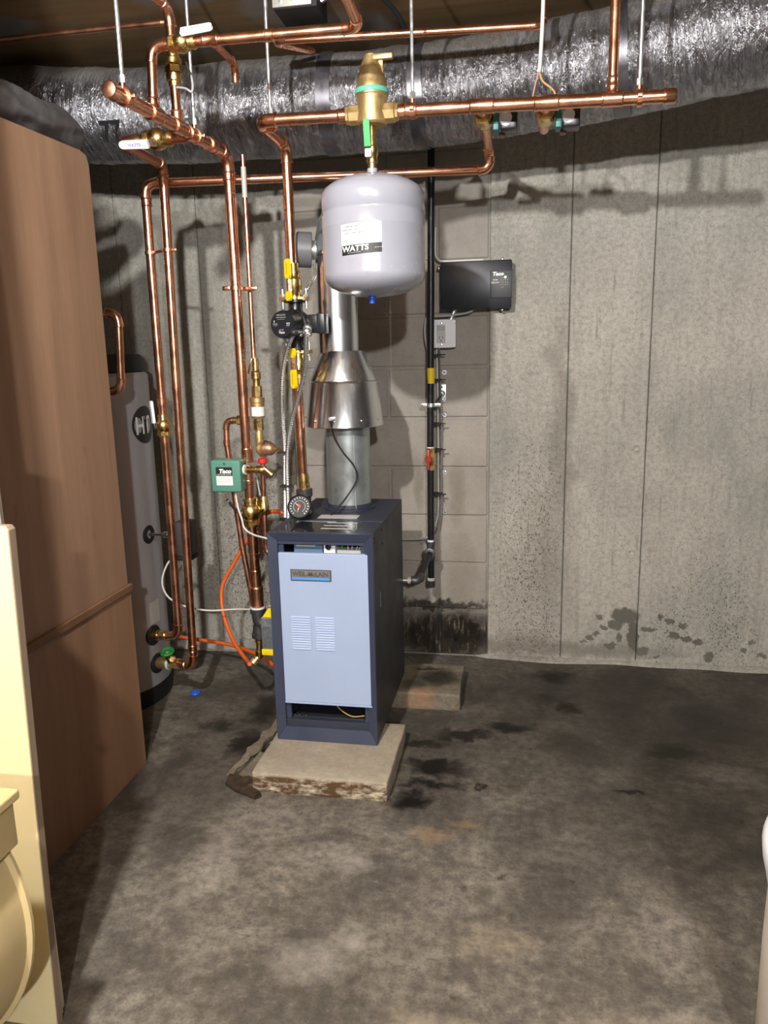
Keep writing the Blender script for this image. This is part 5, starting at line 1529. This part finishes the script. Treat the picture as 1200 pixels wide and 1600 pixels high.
rc = obj('receptacle', MB().bb(-0.329, -0.297, 2.986, 2.992, 1.280, 1.347, 0.001), 'label_grey', ob, 0.3)
obj('test_rocker', MB().bb(-0.327, -0.299, 2.9845, 2.987, 1.326, 1.344, 0.001), M('rocker', srgb(170, 170, 172), 0.5), rc, 0.3)
for x, w_ in ((-0.319, 0.002), (-0.307, 0.002)):
    obj('slot', MB().bb(x - w_ / 2, x + w_ / 2, 2.9855, 2.9865, 1.296, 1.304), 'ink', rc, 0)
obj('ground_hole', MB().lathe((-0.313, 2.9862, 1.288), (0, -1, 0), [(0, 0.0026), (0.0004, 0.0026)], 10), 'ink', rc, 0)
for x, z in ((-0.313, 1.353), (-0.313, 1.274)):
    obj('cover_screw', MB().lathe((x, 2.991, z), (0, -1, 0), [(0, 0.0035), (0.0015, 0.003), (0.002, 0)], 10), 'chrome', ob)
for x, z in ((OX1 - 0.008, OZ1 - 0.008), (OX1 - 0.008, OZ0 + 0.008)):
    obj('corner_screw', MB().lathe((x, 2.997, z), (0, -1, 0), [(0, 0.008), (0.003, 0.008), (0.004, 0.005), (0.004, 0)], 14), 'white_gloss', ob)
mb = MB().cyl((-0.278, 3.012, 1.366), (-0.262, 3.012, 1.404), 0.009, None, 14)
mb.lathe((-0.278, 3.012, 1.364), (0.3, 0, 1), [(0, 0.012), (0.008, 0.012), (0.009, 0.009)], 12)
tag(obj('conduit_nipple', mb, 'zinc'), 'short zinc conduit between control box and outlet box', 'conduit')
cable('controller_cable', 'white cable running over the top of the black control box', [(-0.332, 3.0, 1.70), (-0.334, 3.0, 1.612), (-0.322, 3.0, 1.585), (-0.295, 3.0, 1.578), (-0.22, 3.0, 1.578), (-0.155, 3.0, 1.578)], 0.0038, 'wire_white')
cable('controller_lower_cable', 'grey cable hanging below the black control box', [(-0.19, 3.01, 1.404), (-0.205, 3.008, 1.392), (-0.24, 3.005, 1.385), (-0.30, 3.005, 1.380), (-0.36, 3.0, 1.378), (-0.372, 2.99, 1.36), (-0.374, 2.985, 1.31), (-0.366, 2.985, 1.26)], 0.0042, 'wire_grey')

# ------------------------------------------------------------------ ceiling junction box and wires
jb = thing('junction_box', 'grey steel junction box on the ceiling above air separator', 'junction box', (-0.62, 2.28, 2.18))
obj('box_side', MB().bb(-0.70, -0.575, 2.28, 2.40, 2.185, 2.2445, 0.002), 'black_matte', jb)
obj('box_front', MB().bb(-0.70, -0.588, 2.2705, 2.2795, 2.187, 2.245, 0.002), M('jb_grey', srgb(170, 168, 160), 0.5, 0.3), jb)
for x in (-0.675, -0.640, -0.600):
    obj('knockout', MB().lathe((x, 2.2705, 2.20), (0, -1, 0), [(0, 0.006), (0.001, 0.006), (0.0012, 0.004), (0.0012, 0)], 12), 'zinc', jb)
cable('ceiling_armored_cable', 'armored cable leaving the junction box along the ceiling', [(-0.575, 2.33, 2.215), (-0.53, 2.31, 2.225), (-0.47, 2.27, 2.235), (-0.40, 2.2, 2.236)], 0.007, 'mc', True)
cable('ceiling_black_cable', 'black cable looping down from ceiling beside the duct', [(-0.47, 2.25, 2.235), (-0.42, 2.33, 2.225), (-0.375, 2.42, 2.20), (-0.352, 2.50, 2.165), (-0.345, 2.56, 2.16)], 0.007, 'black_matte')
cable('thermostat_wire', 'white wire hanging from the ceiling to the zone valves', [(0.034, 2.2, CEIL), (0.033, 2.2, 2.09), (0.029, 2.2, 1.98), (0.026, 2.2, 1.945)], 0.0052, 'wire_white')
cable('thermostat_lead', 'brown lead curving right from the hanging white wire', [(0.026, 2.2, 1.95), (0.036, 2.205, 1.925), (0.065, 2.21, 1.90), (0.074, 2.22, 1.865)], 0.0026, 'wire_tan')
cable('thermostat_lead', 'pinkish lead dropping left from the hanging white wire', [(0.026, 2.2, 1.95), (0.016, 2.21, 1.915), (0.008, 2.22, 1.875)], 0.0026, M('wire_pink', srgb(170, 130, 125), 0.5))
cable('hanger_wire', 'grey wire twisted around the rod beside check valve', [(-0.86, 2.03, 1.985), (-0.855, 2.05, 1.95), (-0.862, 2.06, 1.925), (-0.875, 2.05, 1.93), (-0.89, 2.03, 1.928)], 0.003, 'wire_grey')

# ------------------------------------------------------------------ pads, floor things


def slab(name, x0, x1, y0, y1, h_, mat, seed, yaw=0.0, skew=0.0):
    bm = bmesh.new()
    bmesh.ops.create_cube(bm, size=1)
    for v in bm.verts:
        v.co = V(v.co.x * (x1 - x0), v.co.y * (y1 - y0), v.co.z * h_)
    bmesh.ops.bevel(bm, geom=list(bm.edges), offset=0.006, segments=2, affect='EDGES', profile=0.5)
    bmesh.ops.subdivide_edges(bm, edges=list(bm.edges), cuts=7, use_grid_fill=True)
    for v in bm.verts:
        q = v.co * 14 + V(seed, 0, 0)
        v.co += V(noise.noise(q), noise.noise(q + V(9, 0, 0)), 0.25 * noise.noise(q + V(0, 7, 0))) * 0.004
        v.co.x += skew * v.co.y
        if v.co.z < -h_ / 2 + 0.004:
            v.co.z = -h_ / 2
    m = Matrix.Translation(V((x0 + x1) / 2, (y0 + y1) / 2, h_ / 2 + 0.0005)) @ Matrix.Rotation(yaw, 4, 'Z')
    return obj(name, MB().bm(bm, m), mat, None, 0.9)


tag(slab('concrete_pad', -0.765, -0.362, 1.930, 2.285, 0.061, 'pad', 1.0), 'pale concrete pad with crumbled front edge under the boiler', 'pad')
tag(slab('concrete_slab', -0.60, -0.208, 2.52, 2.79, 0.061, 'slab', 5.0, 0.02), 'small stained concrete slab with rust spot behind the boiler', 'slab')


def flake(name, label, pts, th, seed, mat, cat):
    mb = MB()
    bm = bmesh.new()
    vsb = [bm.verts.new((x, y, 0)) for x, y in pts]
    f = bm.faces.new(vsb)
    r = bmesh.ops.extrude_face_region(bm, geom=[f])
    for v in r['geom']:
        if isinstance(v, bmesh.types.BMVert):
            v.co.z = th * (0.6 + 0.8 * abs(noise.noise(v.co * 23 + V(seed, 0, 0))))
    bmesh.ops.triangulate(bm, faces=[q for q in bm.faces if len(q.verts) > 4])
    bmesh.ops.subdivide_edges(bm, edges=list(bm.edges), cuts=2, use_grid_fill=True)
    for v in bm.verts:
        if v.co.z > 0.001:
            v.co += V(noise.noise(v.co * 60), noise.noise(v.co * 60 + V(5, 0, 0)), noise.noise(v.co * 50 + V(0, 5, 0))) * 0.007
    bmesh.ops.recalc_face_normals(bm, faces=list(bm.faces))
    return tag(obj(name, mb.bm(bm, Matrix.Translation(V(0, 0, 0.0005))), mat, None, 0.7), label, cat)


flake('rusted_scrap', 'crumbling rusty scrap left of the concrete pad corner', [(-0.862, 1.995), (-0.85, 1.945), (-0.81, 1.918), (-0.74, 1.888), (-0.728, 1.905), (-0.76, 1.935), (-0.80, 1.95), (-0.775, 1.975), (-0.83, 1.985)], 0.018, 3.0, 'rust', 'scrap')
flake('cement_ridge', 'broken pale ridge of old cement on floor left of the boiler', [(-0.872, 2.0), (-0.848, 1.99), (-0.845, 2.03), (-0.832, 2.08), (-0.835, 2.12), (-0.815, 2.16), (-0.818, 2.20), (-0.805, 2.25), (-0.80, 2.36), (-0.825, 2.37), (-0.83, 2.30), (-0.845, 2.26), (-0.842, 2.20), (-0.858, 2.15), (-0.855, 2.08)], 0.012, 8.0, 'slab', 'rubble')
flake('cement_patch', 'low rough cement patch between ridge and concrete pad', [(-0.835, 2.0), (-0.772, 1.98), (-0.770, 2.13), (-0.812, 2.14)], 0.008, 6.0, 'slab', 'rubble')
rr = random.Random(11)
chips = [('largest cement chip, against the boiler left corner', -0.768, 2.165, 0.013), ('middle cement chip beside the pale ridge', -0.792, 2.20, 0.010), ('small cement chip furthest back beside boiler side', -0.785, 2.33, 0.008)]
for k, (lab, x, y, s_) in enumerate(chips):
    bm = bmesh.new()
    bmesh.ops.create_icosphere(bm, subdivisions=1, radius=s_)
    for v in bm.verts:
        v.co *= 1 + 0.5 * noise.noise(v.co * 90 + V(k * 3, 0, 0))
        v.co.z = max(v.co.z, -s_ * 0.4)
    tag(obj('rubble_chip', MB().bm(bm, Matrix.Translation(V(x, y, s_ * 0.4 + 0.001))), 'slab', None, 0.3), lab, 'rubble', 'chips beside the boiler')
tag(obj('bottle_cap', MB().lathe((-1.206, 2.533, 0.0005), (0, 0, 1), [(0, 0.018), (0.003, 0.019), (0.007, 0.0175), (0.009, 0.013), (0.006, 0.010), (0.006, 0.006), (0.010, 0.005), (0.0105, 0)], 18), 'blue_cap'), 'small blue plastic cap lying on floor near the heater', 'cap')

# ------------------------------------------------------------------ foreground things at the frame edges
bdp = thing('cream_board', 'cream painted board standing upright at the near left', 'board', (-1.1, 1.11, 0))
sk = 0.030
mb = MB()
poly = [(-1.75, 0.0), (-0.858, 0.0), (-0.8315, 0.976), (-0.836, 0.983), (-1.72, 0.983)]
mb.prism(poly, (0, 1.100, 0), (1, 0, 0), (0, 0, 1), -0.003)
obj('painted_face', mb, 'cream', bdp, 0.3)
mb = MB()
mb.prism([(-1.75, 0.0005), (-0.8575, 0.0005), (-0.831, 0.976), (-0.8355, 0.9825), (-1.72, 0.9825)], (0, 1.1031, 0), (1, 0, 0), (0, 0, 1), -0.016)
obj('plywood_core', mb, 'end_grain', bdp, 0.3)
tb = thing('trim_boards', 'white painted offcut board standing behind the cream board', 'board', (-0.95, 1.13, 0))
obj('offcut', MB().bb(-1.01, -0.866, 1.122, 1.136, 0.0, 1.07, 0.003), 'jamb_white', tb, 0.3)
obj('offcut', MB().bb(-1.01, -0.872, 1.1365, 1.15, 0.0, 1.13, 0.003), 'jamb_white', tb, 0.3)
jm = thing('door_jamb', 'tall white painted jamb at the far left frame edge', 'jamb', (-1.0, 1.16, 0))
obj('jamb_post', MB().bb(-1.06, -0.973, 1.155, 1.24, 0.0, CEIL - 0.001, 0.004), 'jamb_white', jm, 0.3)
obj('jamb_stop', MB().bb(-1.08, -1.02, 1.1215, 1.1545, 0.0, CEIL - 0.001, 0.003), 'jamb_white', jm, 0.3)
obj('jamb_casing', MB().bb(-1.9, -1.061, 1.156, 1.235, 0.0, CEIL - 0.001, 0.003), 'jamb_white', jm, 0.3)

dr = thing('blower_housing', 'beige round housing with boxy collar on top at lower left edge', 'housing', (-1.067, 0.92, 0))
dcn = V(-1.066, 0.955, 0.372)
obj('round_shell', MB().lathe(dcn, (0, -1, 0), [(0, 0.29), (0.002, 0.306), (0.008, 0.306), (0.012, 0.298), (0.11, 0.298), (0.114, 0.304), (0.122, 0.304), (0.124, 0.29)], 72), 'beige', dr, 0.8)
obj('side_plate', MB().lathe(dcn + V(0, -0.118, 0), (0, -1, 0), [(0, 0.292), (0.006, 0.288), (0.010, 0.270), (0.004, 0.256), (0.004, 0.236), (0.012, 0.226), (0.016, 0.19), (0.016, 0.15), (0.002, 0.13), (0.0, 0)], 72), 'beige', dr, 0.8)
obj('outlet_collar', MB().bb(-1.10, -0.766, 0.72, 0.950, 0.51, 0.588, 0.003), 'cardboard', dr, 0.3)
obj('outlet_flange', MB().bb(-1.104, -0.756, 0.714, 0.954, 0.588, 0.604, 0.003), 'cardboard', dr, 0.3)
obj('cradle', MB().bb(-1.30, -0.86, 0.85, 0.95, 0.0, 0.09, 0.006), 'beige_dark', dr, 0.3)

bn = thing('white_bin', 'white plastic bin with rolled rim at the lower right edge', 'bin', (0.66, 1.17, 0))
obj('bin_body', MB().lathe((0.684, 1.17, -0.045), (0, 0, 1), [(0.0455, 0.268), (0.05, 0.272), (0.30, 0.274), (0.42, 0.272), (0.445, 0.270)], 64), 'bin_white', bn, 0.8)
obj('bin_rim', MB().lathe((0.684, 1.17, -0.045), (0, 0, 1), [(0.395, 0.272), (0.43, 0.279), (0.46, 0.286), (0.480, 0.288), (0.493, 0.284), (0.500, 0.274), (0.498, 0.262), (0.485, 0.255)], 64, None, False), 'white_gloss', bn, 0.8)
obj('bin_lid', MB().lathe((0.684, 1.17, 0.43), (0, 0, 1), [(0, 0.256), (0.012, 0.256), (0.03, 0.2), (0.036, 0)], 64), 'white_gloss', bn, 0.8)
